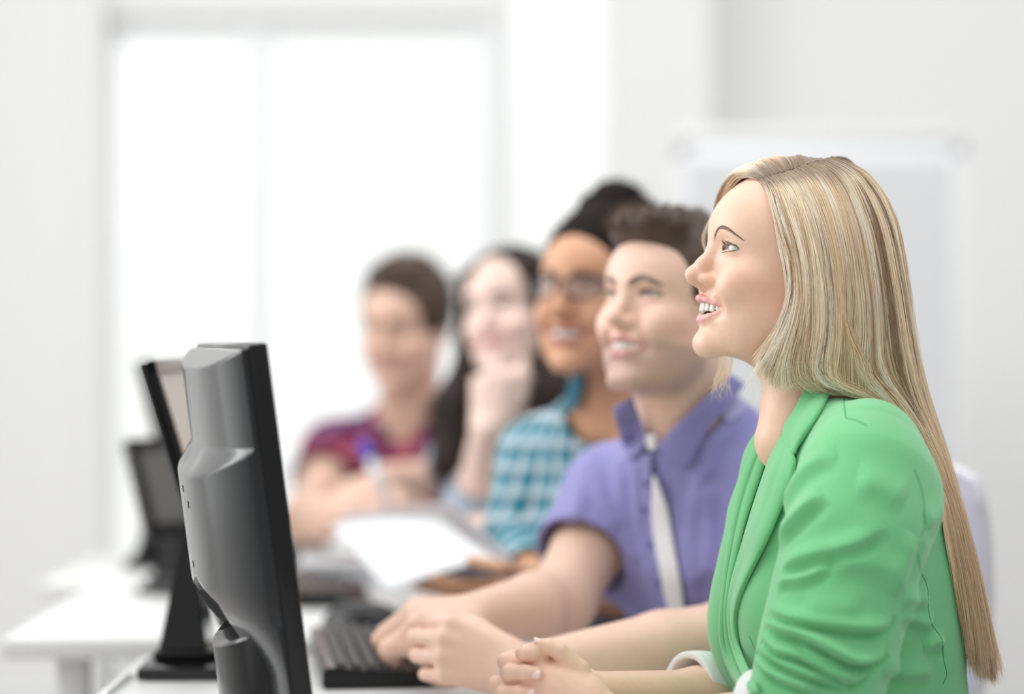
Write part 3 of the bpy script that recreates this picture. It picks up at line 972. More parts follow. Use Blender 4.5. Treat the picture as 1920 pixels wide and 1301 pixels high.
    G.add(chain([P(1508, 800, 2.62), P(1466, 880, 2.63), P(1442, 970, 2.63), P(1431, 1050, 2.625), P(1423, 1130, 2.62), P(1420, 1195, 2.62), P(1450, 1310, 2.61)], [.030, .037, .040, .040, .040, .040, .040], .02), .05)
    G.add(chain([P(1560, 830, 2.53), P(1532, 920, 2.535), P(1514, 1010, 2.535), P(1500, 1120, 2.535), P(1512, 1310, 2.535)], [.040, .046, .050, .050, .050], .02), .04)
    G.add(chain([P(1628, 842, 2.475), P(1622, 900, 2.445), P(1606, 1000, 2.418), P(1574, 1130, 2.405), P(1545, 1235, 2.395), P(1530, 1295, 2.388)], [.052, .062, .066, .063, .060, .057], .03), .03)
    G.add(chain([P(1530, 1295, 2.388), P(1530, 1345, 2.388), P(1482, 1346, 2.396)], [.056, .054, .048], .01), .02)
    G.add(chain([P(1660, 880, 2.60), P(1690, 960, 2.60), P(1706, 1040, 2.60), P(1709, 1120, 2.60), P(1712, 1200, 2.60), P(1724, 1310, 2.60)], [.050, .050, .050, .050, .050, .052], .02), .05)
    G.add(chain([SF, P(1500, 1080, 2.76), P(1475, 1290, 2.715), P(1450, 1286, 2.69)], [.055, .056, .052, .047], .02), .03)
    G.add(chain([P(1448, 1284, 2.690), P(1436, 1279, 2.682)], [.046, .048]), .01)
    G0 = Field(); G0.ops = list(G.ops)
    folds = [
        ([(1461, 1084), (1470, 1072), (1485, 1055), (1525, 1040), (1571, 1028), (1617, 1011), (1660, 985)], 0.0081, .012, .0060, .5),
        ([(1456, 1102), (1466, 1094), (1478, 1087), (1500, 1086), (1525, 1077), (1556, 1060)], 0.0065, .007, .0050, .5),
        ([(1462, 1015), (1472, 998), (1494, 971), (1513, 952), (1545, 926)], 0.0084, .014, .0070, .5),
        ([(1470, 960), (1480, 930), (1500, 895), (1530, 868), (1570, 856)], 0.0065, .016, .010, .3),
        ([(1442, 1136), (1455, 1145), (1488, 1157), (1531, 1166), (1574, 1172), (1617, 1175), (1657, 1171), (1672, 1146)], 0.0102, 0.0090, 0.0044, 0.84),
        ([(1434, 1162), (1447, 1170), (1469, 1178), (1506, 1189), (1540, 1206), (1574, 1225), (1605, 1237), (1642, 1233), (1662, 1212)], 0.0135, 0.0081, 0.0044, 0.72),
        ([(1428, 1190), (1440, 1199), (1463, 1218), (1500, 1229), (1531, 1243), (1568, 1262), (1602, 1274), (1626, 1256)], 0.0099, 0.0063, 0.0037, 0.96),
        ([(1418, 1210), (1442, 1226), (1472, 1244), (1513, 1262), (1556, 1275), (1600, 1289)], 0.0092, 0.0063, 0.0035, 0.84),
        ([(1418, 1236), (1435, 1250), (1457, 1266), (1494, 1281), (1540, 1298)], 0.0088, 0.0063, 0.0035, 0.84),
        ([(1496, 1204), (1520, 1220), (1550, 1238), (1588, 1252)], 0.0051, 0.0045, 0.0028, 0.72),
        ([(1560, 1055), (1600, 1052), (1650, 1062), (1692, 1092)], 0.0059, .016, .010, .3),
        ([(1605, 905), (1650, 912), (1695, 945)], 0.0055, .020, .012, .3),
        ([(1712, 1000), (1700, 1040), (1686, 1085), (1676, 1120)], 0.0065, .014, .010, .3),
        ([(1695, 1150), (1720, 1164), (1750, 1172)], 0.0065, .012, .007, .5), ([(1690, 1116), (1715, 1124), (1742, 1126)], 0.0059, .012, .007, .4),
        ([(1655, 1250), (1700, 1262), (1750, 1258)], 0.0065, .014, .008, .4), ([(1735, 985), (1752, 970), (1768, 955)], 0.0052, .014, .008, .4),
        ([(1730, 1215), (1750, 1205), (1772, 1208)], 0.0063, 0.0090, 0.0053, 0.48), ([(1505, 1130), (1560, 1140), (1620, 1136)], 0.0048, 0.0126, 0.0088, 0.36),
    ]
    # opening at the neck
    G.sub(cap(fr.world(V(0, 0, -60)), P(1530, 775, 2.60), .058, .064), .008)
    G.sub(chain([P(1502, 765, 2.60), P(1476, 790, 2.59)], [.042, .014]), .006)
    G.sub(half(T.world(V(0, 0, .03)), T.R[:, 2]), .004)
    G.sub(chain([P(1478, 1346, 2.40), P(1380, 1350, 2.43)], [.041, .046]), .003)
    G.sub(chain([P(1420, 1300, 2.69), P(1330, 1302, 2.655)], [.039, .041]), .003)
    jk = sdf_obj('jacket', G, 0.0017 * RES, M['green'], root, relaxn=2, post=fold_post(G0, folds))
    # lapels, collar: thick cloth laid over the jacket front
    def on_jacket(px, py, lift, dflt=2.5):
        w = raycast(G0, px, py)
        o = V(0, 0, CAM_H)
        if w is None: w = P(px, py, dflt)
        d = (w - o) / np.linalg.norm(w - o)
        return w - d * lift
    NK = Field(); NK.ops = list(G0.ops); NK.add(cap(fr.world(V(0, -6, -58)), P(1556, 815, 2.60), .055, .060), .02)
    def lay(name, left, right, lift, thick, n=26, m=9, roll=.004, mat='green', base=None):
        base = base or G0
        L = spline(left, n); Rr = spline(right, n); rows = []; dep = np.zeros((n, m)); pt = np.zeros((n, m, 2))
        for i in range(n):
            for j in range(m):
                u = j / (m - 1); q = L[i] * (1 - u) + Rr[i] * u; pt[i, j] = q
                w = raycast(base, q[0], q[1]); dep[i, j] = np.nan if w is None else w[1]
        # fill what missed, then smooth so that the cloth bridges hollows
        for i in range(n):
            r = dep[i]; ok = ~np.isnan(r)
            dep[i] = np.interp(np.arange(m), np.arange(m)[ok], r[ok]) if ok.any() else 2.53
        for _ in range(6):
            e = np.pad(dep, 1, mode='edge'); dep = np.minimum(dep, (e[:-2, 1:-1] + e[2:, 1:-1] + e[1:-1, :-2] + e[1:-1, 2:]) / 4 + .0005)
        for i in range(n):
            rows.append([P(pt[i, j, 0], pt[i, j, 1], dep[i, j] - lift - roll * math.sin(math.pi * min(1, max(0, 1 - abs(2 * j / (m - 1) - 1)) * 1.0)) ) for j in range(m)])
        return sheet(name, rows, thick, M[mat], root, out=(0, -1, 0), sub=1)
    lay('lapel', [(1452, 775), (1428, 812), (1404, 860), (1387, 910), (1373, 970), (1361, 1050), (1353, 1130), (1350, 1195), (1366, 1255), (1394, 1304)],
        [(1461, 788), (1452, 815), (1432, 880), (1408, 950), (1386, 1030), (1371, 1100), (1366, 1160), (1375, 1220), (1396, 1275), (1412, 1304)], .004, .005)
    lay('lapel', [(1463, 800), (1442, 862), (1414, 945), (1388, 1035), (1371, 1100), (1366, 1160), (1376, 1220), (1400, 1280), (1412, 1304)],
        [(1493, 862), (1484, 905), (1464, 958), (1441, 1012), (1407, 1076), (1387, 1122), (1380, 1170), (1392, 1232), (1424, 1300)], .008, .006)
    lay('collar', [(1512, 722), (1492, 765), (1470, 800), (1469, 826), (1481, 853)], [(1562, 730), (1541, 768), (1517, 806), (1503, 828), (1489, 853)], .006, .006, 18, 7, .004, base=NK)
    # dark blouse in the gap of the lapels
    rows = [[P(1440 + 6 * j, y, 2.615 - .004 * j) for j in range(6)] for y in (775, 800, 830, 870)]
    sheet('blouse', rows, .004, M['black_cloth'], root, out=(0, -1, 0))
    # seams
    from mathutils.bvhtree import BVHTree
    me = jk.data; cov = np.empty(len(me.vertices) * 3, np.float32); me.vertices.foreach_get('co', cov)
    lp = np.empty(len(me.loops), np.int32); me.loops.foreach_get('vertex_index', lp)
    bv = BVHTree.FromPolygons(cov.reshape(-1, 3).tolist(), lp.reshape(-1, 4).tolist())
    def hit(px, py):
        o_ = V(0, 0, CAM_H); d = P(px, py, 1) - o_; d /= np.linalg.norm(d)
        h_ = bv.ray_cast(Vector(o_), Vector(d))
        return None if h_[0] is None else np.array(h_[0]) - d * .0001
    for pts in ([(1581, 736), (1583, 760), (1586, 783)], [(1586, 784), (1605, 788), (1625, 798)], [(1715, 880), (1729, 922), (1734, 977), (1728, 1005)],
                [(1720, 1035), (1727, 1070), (1739, 1102), (1741, 1143), (1748, 1171), (1766, 1199), (1769, 1236), (1775, 1263), (1768, 1282)], [(1405, 1193), (1420, 1226)]):
        w = [hit(*q) for q in spline(pts, 40)]; w = [x for x in w if x is not None]
        if len(w) > 3: tube('seam', w, .00045, M['green_seam'], root)
    # ---------- rolled white cuffs
    for (a, b, ra, rb) in ((P(1500, 1342, 2.392), P(1418, 1350, 2.420), .045, .0465), (P(1410, 1300, 2.685), P(1290, 1306, 2.640), .0440, .0460)):
        K = Field(); ax = (b - a) / np.linalg.norm(b - a)
        K.add(chain([a, b], [ra, rb], 0))
        for t, dr in ((.30, .0015), (.62, .002), (.97, .003)):
            q = a + (b - a) * t
            K.add(cap(q - ax * .006, q + ax * .006, ra + (rb - ra) * t + dr), .006)
        K.cut(half(b, ax), .002); K.cut(half(a, -ax), .002)
        K.sub(cap(a - ax * .05, b + ax * .05, ra - .004, rb - .004), .002)
        sdf_obj('cuff', K, 0.0016 * RES, M['cuff'], root)
    legs(root, hip + V(0, 0, .0), 78, M['denim'], M['shoe'])
    blonde_hair(root, fr, G0, FH)
    return root

def blonde_hair(root, fr, G0, FH):
    rs = np.random.default_rng(5)
    near = [
        [(1424, 337, 2.578), (1436, 350, 2.558), (1450, 395, 2.540), (1464, 445, 2.532), (1478, 492, 2.526), (1483, 540, 2.525), (1474, 585, 2.527), (1458, 622, 2.532), (1436, 655, 2.537), (1416, 682, 2.542), (1405, 704, 2.548)],
        [(1432, 335, 2.578), (1452, 358, 2.552), (1472, 420, 2.531), (1492, 490, 2.521), (1499, 550, 2.519), (1492, 600, 2.520), (1478, 645, 2.523), (1464, 688, 2.530), (1456, 716, 2.538), (1462, 742, 2.545)],
        [(1445, 331, 2.578), (1470, 358, 2.548), (1492, 420, 2.526), (1510, 490, 2.515), (1517, 560, 2.512), (1512, 620, 2.514), (1502, 668, 2.518), (1503, 700, 2.522), (1525, 722, 2.526), (1570, 734, 2.530)],
        [(1465, 325, 2.577), (1492, 350, 2.545), (1520, 420, 2.520), (1536, 500, 2.510), (1542, 580, 2.508), (1540, 640, 2.510), (1532, 688, 2.516), (1532, 712, 2.518), (1562, 728, 2.520), (1620, 738, 2.522), (1680, 780, 2.53)],
        [(1490, 317, 2.577), (1522, 345, 2.545), (1552, 420, 2.518), (1570, 500, 2.508), (1577, 580, 2.506), (1574, 640, 2.508), (1566, 690, 2.513), (1574, 718, 2.516), (1625, 737, 2.520), (1690, 785, 2.53), (1735, 850, 2.54)],
        [(1515, 309, 2.578), (1556, 340, 2.547), (1590, 420, 2.520), (1606, 505, 2.511), (1614, 585, 2.510), (1612, 645, 2.512), (1606, 692, 2.515), (1628, 722, 2.518), (1690, 775, 2.528), (1740, 860, 2.54), (1775, 960, 2.55), (1800, 1080, 2.56), (1815, 1180, 2.56), (1825, 1255, 2.565)],
        [(1535, 303, 2.580), (1585, 334, 2.550), (1622, 420, 2.526), (1640, 510, 2.518), (1649, 590, 2.518), (1652, 650, 2.520), (1660, 705, 2.524), (1700, 765, 2.532), (1745, 850, 2.545), (1782, 960, 2.555), (1808, 1080, 2.56), (1826, 1190, 2.565), (1838, 1280, 2.57)],
        [(1550, 299, 2.583), (1608, 332, 2.555), (1650, 415, 2.538), (1669, 515, 2.532), (1681, 600, 2.533), (1690, 670, 2.536), (1708, 745, 2.545), (1745, 830, 2.555), (1780, 925, 2.56), (1812, 1040, 2.565), (1835, 1160, 2.57), (1852, 1284, 2.575)],
        [(1560, 296, 2.592), (1630, 334, 2.575), (1672, 410, 2.565), (1690, 505, 2.563), (1703, 600, 2.563), (1715, 680, 2.566), (1734, 762, 2.572), (1763, 850, 2.576), (1792, 950, 2.58), (1823, 1070, 2.58), (1846, 1190, 2.585), (1866, 1284, 2.588)],
        [(1560, 295, 2.605), (1625, 324, 2.605), (1676, 400, 2.605), (1697, 500, 2.605), (1709, 600, 2.605), (1723, 685, 2.605), (1741, 765, 2.605), (1769, 855, 2.605), (1798, 955, 2.602), (1829, 1075, 2.60), (1852, 1200, 2.60), (1872, 1286, 2.60)],
    ]
    far = [
        [(1560, 295, 2.612), (1622, 325, 2.630), (1672, 405, 2.645), (1690, 505, 2.65), (1702, 605, 2.65), (1716, 690, 2.645), (1738, 772, 2.64), (1765, 860, 2.63), (1794, 960, 2.62), (1824, 1080, 2.615), (1848, 1200, 2.61), (1866, 1280, 2.61)],
        [(1550, 298, 2.588), (1600, 305, 2.632), (1640, 400, 2.672), (1655, 505, 2.682), (1665, 605, 2.68), (1690, 700, 2.67), (1722, 790, 2.655), (1755, 880, 2.64), (1785, 980, 2.63), (1815, 1090, 2.62), (1836, 1200, 2.615), (1850, 1282, 2.61)],
        [(1530, 303, 2.583), (1546, 291, 2.624), (1570, 380, 2.680), (1585, 500, 2.694), (1600, 610, 2.692), (1640, 710, 2.68), (1695, 800, 2.66), (1740, 900, 2.645), (1775, 1000, 2.635), (1805, 1110, 2.625), (1825, 1210, 2.62), (1840, 1280, 2.612)],
        [(1505, 310, 2.581), (1496, 289, 2.612), (1480, 325, 2.665), (1490, 440, 2.694), (1505, 560, 2.697), (1515, 660, 2.69), (1525, 730, 2.685), (1540, 800, 2.70), (1540, 860, 2.71)],
        [(1480, 318, 2.580), (1462, 292, 2.612), (1435, 318, 2.655), (1430, 420, 2.684), (1450, 540, 2.692), (1470, 640, 2.69), (1485, 710, 2.685), (1500, 770, 2.68)],
        [(1455, 326, 2.580), (1426, 300, 2.610), (1396, 325, 2.648), (1380, 400, 2.672), (1395, 500, 2.684), (1425, 600, 2.688), (1445, 660, 2.684), (1465, 715, 2.68), (1480, 760, 2.675)],
        [(1432, 333, 2.580), (1399, 312, 2.608), (1367, 331, 2.636), (1350, 390, 2.656), (1355, 460, 2.668), (1392, 560, 2.680), (1420, 630, 2.680), (1440, 690, 2.674), (1455, 735, 2.67)],
        [(1422, 336, 2.580), (1381, 323, 2.606), (1356, 344, 2.630), (1342, 390, 2.648), (1345, 450, 2.660), (1375, 540, 2.672), (1405, 620, 2.676), (1425, 680, 2.67), (1440, 720, 2.665)],
    ]
    K = 30
    to3 = lambda g: np.array([P(*q) for q in spline(g, K)])
    gn = np.array([to3(g) for g in near]); gf = np.array([to3(g) for g in far])
    cen = fr.world(V(0, -5, 5))
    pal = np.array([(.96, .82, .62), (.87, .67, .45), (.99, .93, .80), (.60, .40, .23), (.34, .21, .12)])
    root_c = np.array((.33, .225, .15)); tail_c = np.array((.66, .45, .27))  # tan tails, partly shade put into the strand colour
    allC, allc = [], []
    solid = Field(); solid.ops = list(FH.ops) + [(p, k, o, f, m, q) for p, k, o, f, m, q in G0.ops]
    # locks: hairs travel in clumps that share colour, depth and sway
    def make(gd, nl, per, dmax, umax, seed, side):
        r = np.random.default_rng(seed); n = len(gd)
        t = np.linspace(0, 1, K)[:, None]
        for _ in range(nl):
            uc = r.random() * umax; dl = dmax * r.random() ** 1.5
            ci = r.choice(5, p=(.34, .26, .22, .12, .06)); cl = pal[ci] * r.uniform(.92, 1.06)
            sway = r.normal(0, .0030, 3); ph = r.random() * 6.28
            w = r.uniform(.006, .022)
            cut = r.uniform(.955, 1.0) if uc > .3 * umax or side < 0 else r.uniform(.86, 1.0)
            for _ in range(per):
                u = np.clip(uc + r.normal(0, w), 0, umax - 1e-4) / umax * (n - 1)
                i = min(int(u), n - 2); f = u - i
                c = gd[i] * (1 - f) + gd[i + 1] * f
                c = c + (cen - c) / np.linalg.norm(cen - c, axis=1, keepdims=True) * (dl + r.random() * .0015) * np.clip(t * 6, .25, 1) * np.clip(1.25 - t, .2, 1)
                conv = r.normal(0, .0018, 3)
                c = c + sway * np.sin(t * 4.2 + ph) * np.clip(t * 2.2, 0, 1) + conv * (.35 + .9 * t) * np.clip(t * 4, .25, 1) + r.normal(0, .0007, 3) * np.sin(t * r.uniform(6, 14) + r.random() * 6)
                if r.random() < .012: c = c + r.normal(0, .006, 3) * t ** 1.5
                e = np.linspace(0, cut * r.uniform(.97, 1), K)
                c = np.stack([np.interp(e, t[:, 0], c[:, k]) for k in range(3)], 1)
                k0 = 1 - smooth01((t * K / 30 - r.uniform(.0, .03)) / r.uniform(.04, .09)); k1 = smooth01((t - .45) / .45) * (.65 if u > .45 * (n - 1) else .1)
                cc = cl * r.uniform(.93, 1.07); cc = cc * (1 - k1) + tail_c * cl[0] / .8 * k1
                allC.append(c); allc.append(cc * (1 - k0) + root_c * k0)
    q = HAIRQ
    make(gn, int(300 * q), 38, .013, 1.0, 1, 1)
    make(gn, int(110 * q), 24, .004, 1.0, 9, 1)
    make(gf, int(190 * q), 34, .012, 1.0, 2, -1)
    # loose wisps under the chin and at the forehead
    r = np.random.default_rng(8)
    for _ in range(46):
        x = r.uniform(1346, 1372); c = np.array([P(*p) for p in spline([(x + 6, 640, 2.67), (x, 690, 2.665), (x - r.uniform(0, 14), 715, 2.66), (x - r.uniform(-12, 26), 715 + r.uniform(5, 45), 2.655)], K)])
        allC.append(c); allc.append(np.tile(pal[0], (K, 1)))
    for _ in range(60):
        x = r.uniform(1408, 1462); c = np.array([P(*p) for p in spline([(1478, 590, 2.526), (1450, 650, 2.53), (x, 700, 2.54), (x - r.uniform(-14, 26), 720 + r.uniform(0, 40), 2.545)], K)])
        allC.append(c + r.normal(0, .0012, 3)); allc.append(np.tile(pal[2], (K, 1)))
    for _ in range(8):
        c = np.array([P(*p) for p in spline([(1358, 355, 2.645), (1335, 400, 2.665), (1318 + r.uniform(-3, 5), 445, 2.67), (1324, 480, 2.672), (1310 + r.uniform(-2, 12), 500, 2.67)], K)])
        allC.append(c); allc.append(np.tile(pal[2], (K, 1)))
    C = np.array(allC); c = np.array(allc)
    body = C[:, 3:].copy()
    body = push_out(solid, body, .0032, 3)
    C[:, 3:] = body
    C[:, 1:3] = push_out(FH, C[:, 1:3].copy(), .0018, 2)
    # small stray lift
    strands('hair', C, M['blonde'], root, .00018, .00006, c)
# ------------------------------------------------------------------ the other four people
def arm_ops(F, S, E, W, ru, re, rw, k=.03):
    F.add(chain([S, S * .5 + E * .5, E], [ru, ru * .95, re], .01), k)
    F.add(chain([E, E * .65 + W * .35, W], [re, re * .98, rw], .01), .02)

def body_part(root, F, T, fr, h, sk, res, mat=None, **kw):
    F.cut(half(T.world(V(0, 0, 0.10)), -T.R[:, 2]), .005)
    return sdf_obj('body', F, res * RES, mat or M['skin'], root, skin_cols(fr, h, sk, **kw))

def short_hair(root, fr, H, n, length, flow, mat, pal, seed=1, lift=.35, r=.0003, res=.0035, wild=.15):
    """hair mass plus strands combed over it"""
    v, q = surfnet(H, res * RES); v, q = keep_big(v, q); v = relax(v, q, 1)
    o = link('hair', mesh_np('hair', v, q), mat, root)
    rs = np.random.default_rng(seed)
    p = v[rs.integers(0, len(v), n)]
    g = grad(H, p)
    C = []; P0 = p + rs.normal(0, .001, p.shape) - g * .003
    q_ = fr.local(P0.astype(np.float32)).astype(float)
    d = flow(q_) @ fr.R.T
    d = d - g * (d * g).sum(1)[:, None]; d /= np.linalg.norm(d, axis=1, keepdims=True) + 1e-9
    d = d + rs.normal(0, wild, d.shape)
    L = length * rs.uniform(.5, 1.1, n)[:, None]
    for t in np.linspace(0, 1, 7):
        C.append(P0 + d * L * t + g * L * lift * (t - t * t * .8))
    C = np.stack(C, 1)
    c = np.array(pal)[rs.integers(0, len(pal), n)] * rs.uniform(.8, 1.2, n)[:, None]
    strands('hair_strands', C, M['dark_strand'], o, r, r * .4, c)
    return o

def shirt_field(T, fem, infl, thin=(1, 1)):
    G = Field(); S1, S2 = torso_ops(G, T, fem, infl, 1.0, None, thin)
    return G, S1, S2

def lay_on(base, name, left, right, lift, thick, mat, root, n=14, m=6, roll=.002, dflt=3.0):
    L = spline(left, n); Rr = spline(right, n); dep = np.zeros((n, m)); pt = np.zeros((n, m, 2))
    for i in range(n):
        for j in range(m):
            u = j / (m - 1); pt[i, j] = L[i] * (1 - u) + Rr[i] * u
            w = raycast(base, *pt[i, j]); dep[i, j] = np.nan if w is None else w[1]
    for i in range(n):
        ok = ~np.isnan(dep[i]); dep[i] = np.interp(np.arange(m), np.arange(m)[ok], dep[i][ok]) if ok.any() else dflt
    for _ in range(4):
        e = np.pad(dep, 1, mode='edge'); dep = np.minimum(dep, (e[:-2, 1:-1] + e[2:, 1:-1] + e[1:-1, :-2] + e[1:-1, 2:]) / 4 + .001)
    rows = [[P(pt[i, j, 0], pt[i, j, 1], dep[i, j] - lift - roll * math.sin(math.pi * j / (m - 1))) for j in range(m)] for i in range(n)]
    return sheet(name, rows, thick, M[mat], root, out=(0, -1, 0), sub=1)

def plaid(T, size, base, stripes, extra=None):
    """woven check: stripes = (axis, offset, width, colour, strength) in units of the repeat"""
    def fn(v):
        q = T.local(np.asarray(v, np.float32)).astype(float)
        ua = (q[:, 0] + .6 * q[:, 1]) / size; ub = (q[:, 2] - .25 * q[:, 1]) / size
        c = np.tile(np.array(base, float), (len(v), 1))
        for ax, off, w, col, st in stripes:
            t = (ua if ax == 0 else ub) - off; t = np.abs(t - np.round(t))
            m = smooth01((w / 2 - t) / .03 + .5) * st
            c = c * (1 - m[:, None]) + np.array(col) * m[:, None]
        return c
    return fn

def build_man():
    root = empty('person', (0.34, 3.2, 0), 'person with a brown quiff in a purple short-sleeved shirt, smiling upwards beside the blonde', 'person', 'people seated along the desks')
    fr = head_frame(P(1181, 551, 3.0), 45, 8)
    sk = dict(base=(0.83, 0.565, 0.45), lip=(0.66, 0.32, 0.31), blush_shade=(0.80, 0.43, 0.36), brow=(0.11, 0.065, 0.045))
    T = torso_frame(V(.395, 3.25, .53), P(1305, 838, 3.11), 42)
    F = Field(); h = head_ops(F, fr, male=1.0, smile=.9, open=.62, lids=.84)
    F.add(cap(fr.world(V(0, -6, -56)), P(1308, 850, 3.12), .060, .066), .03)
    SL, SR = torso_ops(F, T, False, -.012)
    EL, WL = P(1385, 1196, 2.92), P(968, 1258, 2.815)
    ER, WR = P(1050, 1130, 3.10), P(905, 1150, 2.97)
    arm_ops(F, SL, EL, WL, .050, .046, .028); arm_ops(F, SR, ER, WR, .050, .043, .029)
    hand_ops(F, WL, V(-1, .05, .30), V(.05, -.9, .30), V(.1, .3, 1), [(46, 88, 50), (44, 88, 48), (46, 88, 48), (48, 86, 46)], (1, 0, -1, -2), (30, 30, 25), 1.04)
    hand_ops(F, WR, V(-1, -.25, .02), V(.05, -.35, .95), V(0, -1, -.2), [(42, 72, 40), (40, 74, 40), (42, 74, 40), (45, 72, 40)], (3, 1, -1, -3), (25, 25, 20), 1.04)
    body_part(root, F, T, fr, h, sk, .0022, brow=1.0, beard=.55)
    eye_parts(root, fr, M['eye'], (.045, .06, .07), look=(-.1, 1, .1)); teeth_part(root, fr, M['teeth'], h)
    # shirt
    G, a, b = shirt_field(T, False, .012)
    x = (ER - SR) / np.linalg.norm(ER - SR); e = SR * .42 + ER * .58; x2 = (EL - SL) / np.linalg.norm(EL - SL); e2 = SL * .35 + EL * .65
    G.add(cutchain([SR, e + x * .03], [.066, .069], e, x), .04)
    G.add(cutchain([SL, e2 + x2 * .03], [.064, .067], e2, x2), .04)
    G.add(chain([P(1302, 800, 3.11), P(1325, 880, 3.13)], [.069, .082]), .03)
    G0 = Field(); G0.ops = list(G.ops)
    for pts, r in (([(1165, 870), (1172, 950), (1190, 1040)], .008), ([(1195, 880), (1203, 940), (1214, 1020)], .008), ([(1312, 905), (1302, 980), (1308, 1080)], .008),
                   ([(1325, 880), (1345, 815), (1400, 775)], .009), ([(1328, 930), (1336, 1000), (1330, 1060)], .007), ([(1110, 850), (1122, 920), (1150, 980)], .009), ([(1100, 880), (1085, 950), (1075, 985)], .008),
                   ([(1215, 1040), (1232, 1100), (1255, 1160)], .007), ([(1270, 960), (1285, 1040), (1300, 1120)], .006)):
        fold(G, G0, pts, r, .016)
    G.sub(cap(fr.world(V(0, 0, -70)), P(1298, 790, 3.09), .057, .055), .006)
    G.sub(chain([e - x * .02, e + x * .10], [.060, .064]), .003)
    G.sub(chain([e2 - x2 * .02, e2 + x2 * .10], [.057, .060]), .003)
    G.sub(half(T.world(V(0, 0, .02)), T.R[:, 2]), .004)
    sdf_obj('shirt', G, .0028 * RES, M['purple'], root)
    NK = Field(); NK.ops = list(G0.ops); NK.add(cap(fr.world(V(0, -6, -56)), P(1308, 850, 3.12), .064, .070), .02)
    lay_on(NK, 'collar', [(1227, 838), (1260, 805), (1300, 766), (1345, 725), (1372, 700)], [(1287, 884), (1303, 853), (1330, 803), (1372, 752), (1398, 720)], .008, .005, 'purple', root)
    lay_on(NK, 'collar', [(1186, 742), (1197, 775), (1206, 805), (1211, 838)], [(1148, 765), (1157, 800), (1167, 835), (1180, 866)], .008, .005, 'purple', root)
    lay_on(G0, 'shoulder_tab', [(1340, 768), (1352, 783), (1366, 798)], [(1374, 733), (1388, 750), (1402, 766)], .009, .005, 'purple_light', root)
    lay_on(NK, 't_shirt', [(1225, 890), (1221, 954), (1224, 1000), (1241, 1100), (1259, 1168)], [(1228, 890), (1253, 954), (1260, 1000), (1278, 1100), (1287, 1168)], .010, .003, 'white_cloth', root)
    lay_on(NK, 't_shirt', [(1208, 815), (1212, 830), (1218, 845)], [(1232, 815), (1231, 830), (1229, 842)], .004, .003, 'white_cloth', root)
    lay_on(G0, 'placket', [(1203, 850), (1203, 920), (1212, 1000), (1226, 1080), (1246, 1166)], [(1224, 850), (1224, 920), (1232, 1000), (1245, 1080), (1262, 1166)], .008, .004, 'purple', root)
    for (px, py) in ((1212, 905), (1211, 955), (1222, 1020), (1236, 1090)):
        w = raycast(G0, px, py)
        if w is not None:
            bm = bmesh.new(); bmesh.ops.create_cone(bm, cap_ends=True, segments=20, radius1=.0055, radius2=.0050, depth=.0022)
            bmesh.ops.transform(bm, matrix=Matrix.Translation(Vector(w) + Vector((0, -.012, 0))) @ Matrix.Rotation(math.radians(90), 4, 'X'), verts=bm.verts)
            link('button', bm_mesh(bm), M['purple_dark'], root, smooth=False)
    # hair
    H = Field()
    H.add(ell((0, -8, 26), (80, 97, 93)), 0, 'u', fr)
    H.sub(ell((0, 80, -16), (70, 60, 80)), 6, fr)
    H.sub(ell((0, 60, -70), (90, 80, 55)), 8, fr)
    H.sub(half(V(0, 0, 0) + fr.world(V(0, -40, -62)), fr.R @ V(0, .35, -1) * -1 if False else -(fr.R @ V(0, -.3, 1))), .006) if False else None
    H.sub(ell((0, -30, -130), (120, 120, 75)), 6, fr)
    H.add(chain([(-40, 62, 82), (-14, 80, 90), (18, 80, 90), (42, 58, 86)], [18, 20, 20, 18]), 14, 'u', fr)
    H.add(chain([(-20, 40, 97), (22, 40, 97), (30, 0, 101)], [18, 19, 14]), 16, 'u', fr)
    flow = lambda q: np.stack([q[:, 0] * .004, np.where(q[:, 2] > 70, -.25, -.7), np.where(q[:, 2] > 70, .9, -.5)], 1)
    short_hair(root, fr, H, 9000, .026, flow, M['brown_hair'], [(.085, .05, .03), (.12, .075, .048), (.05, .03, .02), (.17, .11, .075)], 3, .08, .00025, wild=.08)
    legs(root, V(.395, 3.25, .52), 50, M['denim'], M['shoe'], spread=.13)
    return root

def glasses(root, fr, mat, glass):
    """dark spectacles: two rims with lenses, bridge and temples"""
    for sg in (1, -1):
        ring = []
        for i in range(40):
            a = 2 * math.pi * i / 40; c, s = math.cos(a), math.sin(a)
            x = 25.5 * math.copysign(abs(c) ** .7, c); z = 14.5 * math.copysign(abs(s) ** .7, s)
            ring.append(V(sg * (32 + x), 103 - .006 * (32 + x) ** 2 * .8, -3 + z))
        ring.append(ring[0]); rim = tube('rim', fr.world(np.array(ring)), .0017, mat, root, 8)
        rows = [[fr.world(ring[0] * 0 + (V(sg * 32, 103 - .0048 * 32 ** 2, -3) * (1 - t) + r_ * t)) for r_ in ring] for t in (0.02, .5, 1)]
        sheet('lens', rows, .0012, glass, rim)
        tube('temple', fr.world(np.array([(sg * 57, 88, 6), (sg * 68, 70, 7), (sg * 75, 10, 6), (sg * 76, -8, -4)])), .0019, mat, root, 8)
    tube('bridge', fr.world(np.array([(-9, 103, 2), (-4, 106, 5), (4, 106, 5), (9, 103, 2)])), .0019, mat, root, 8)

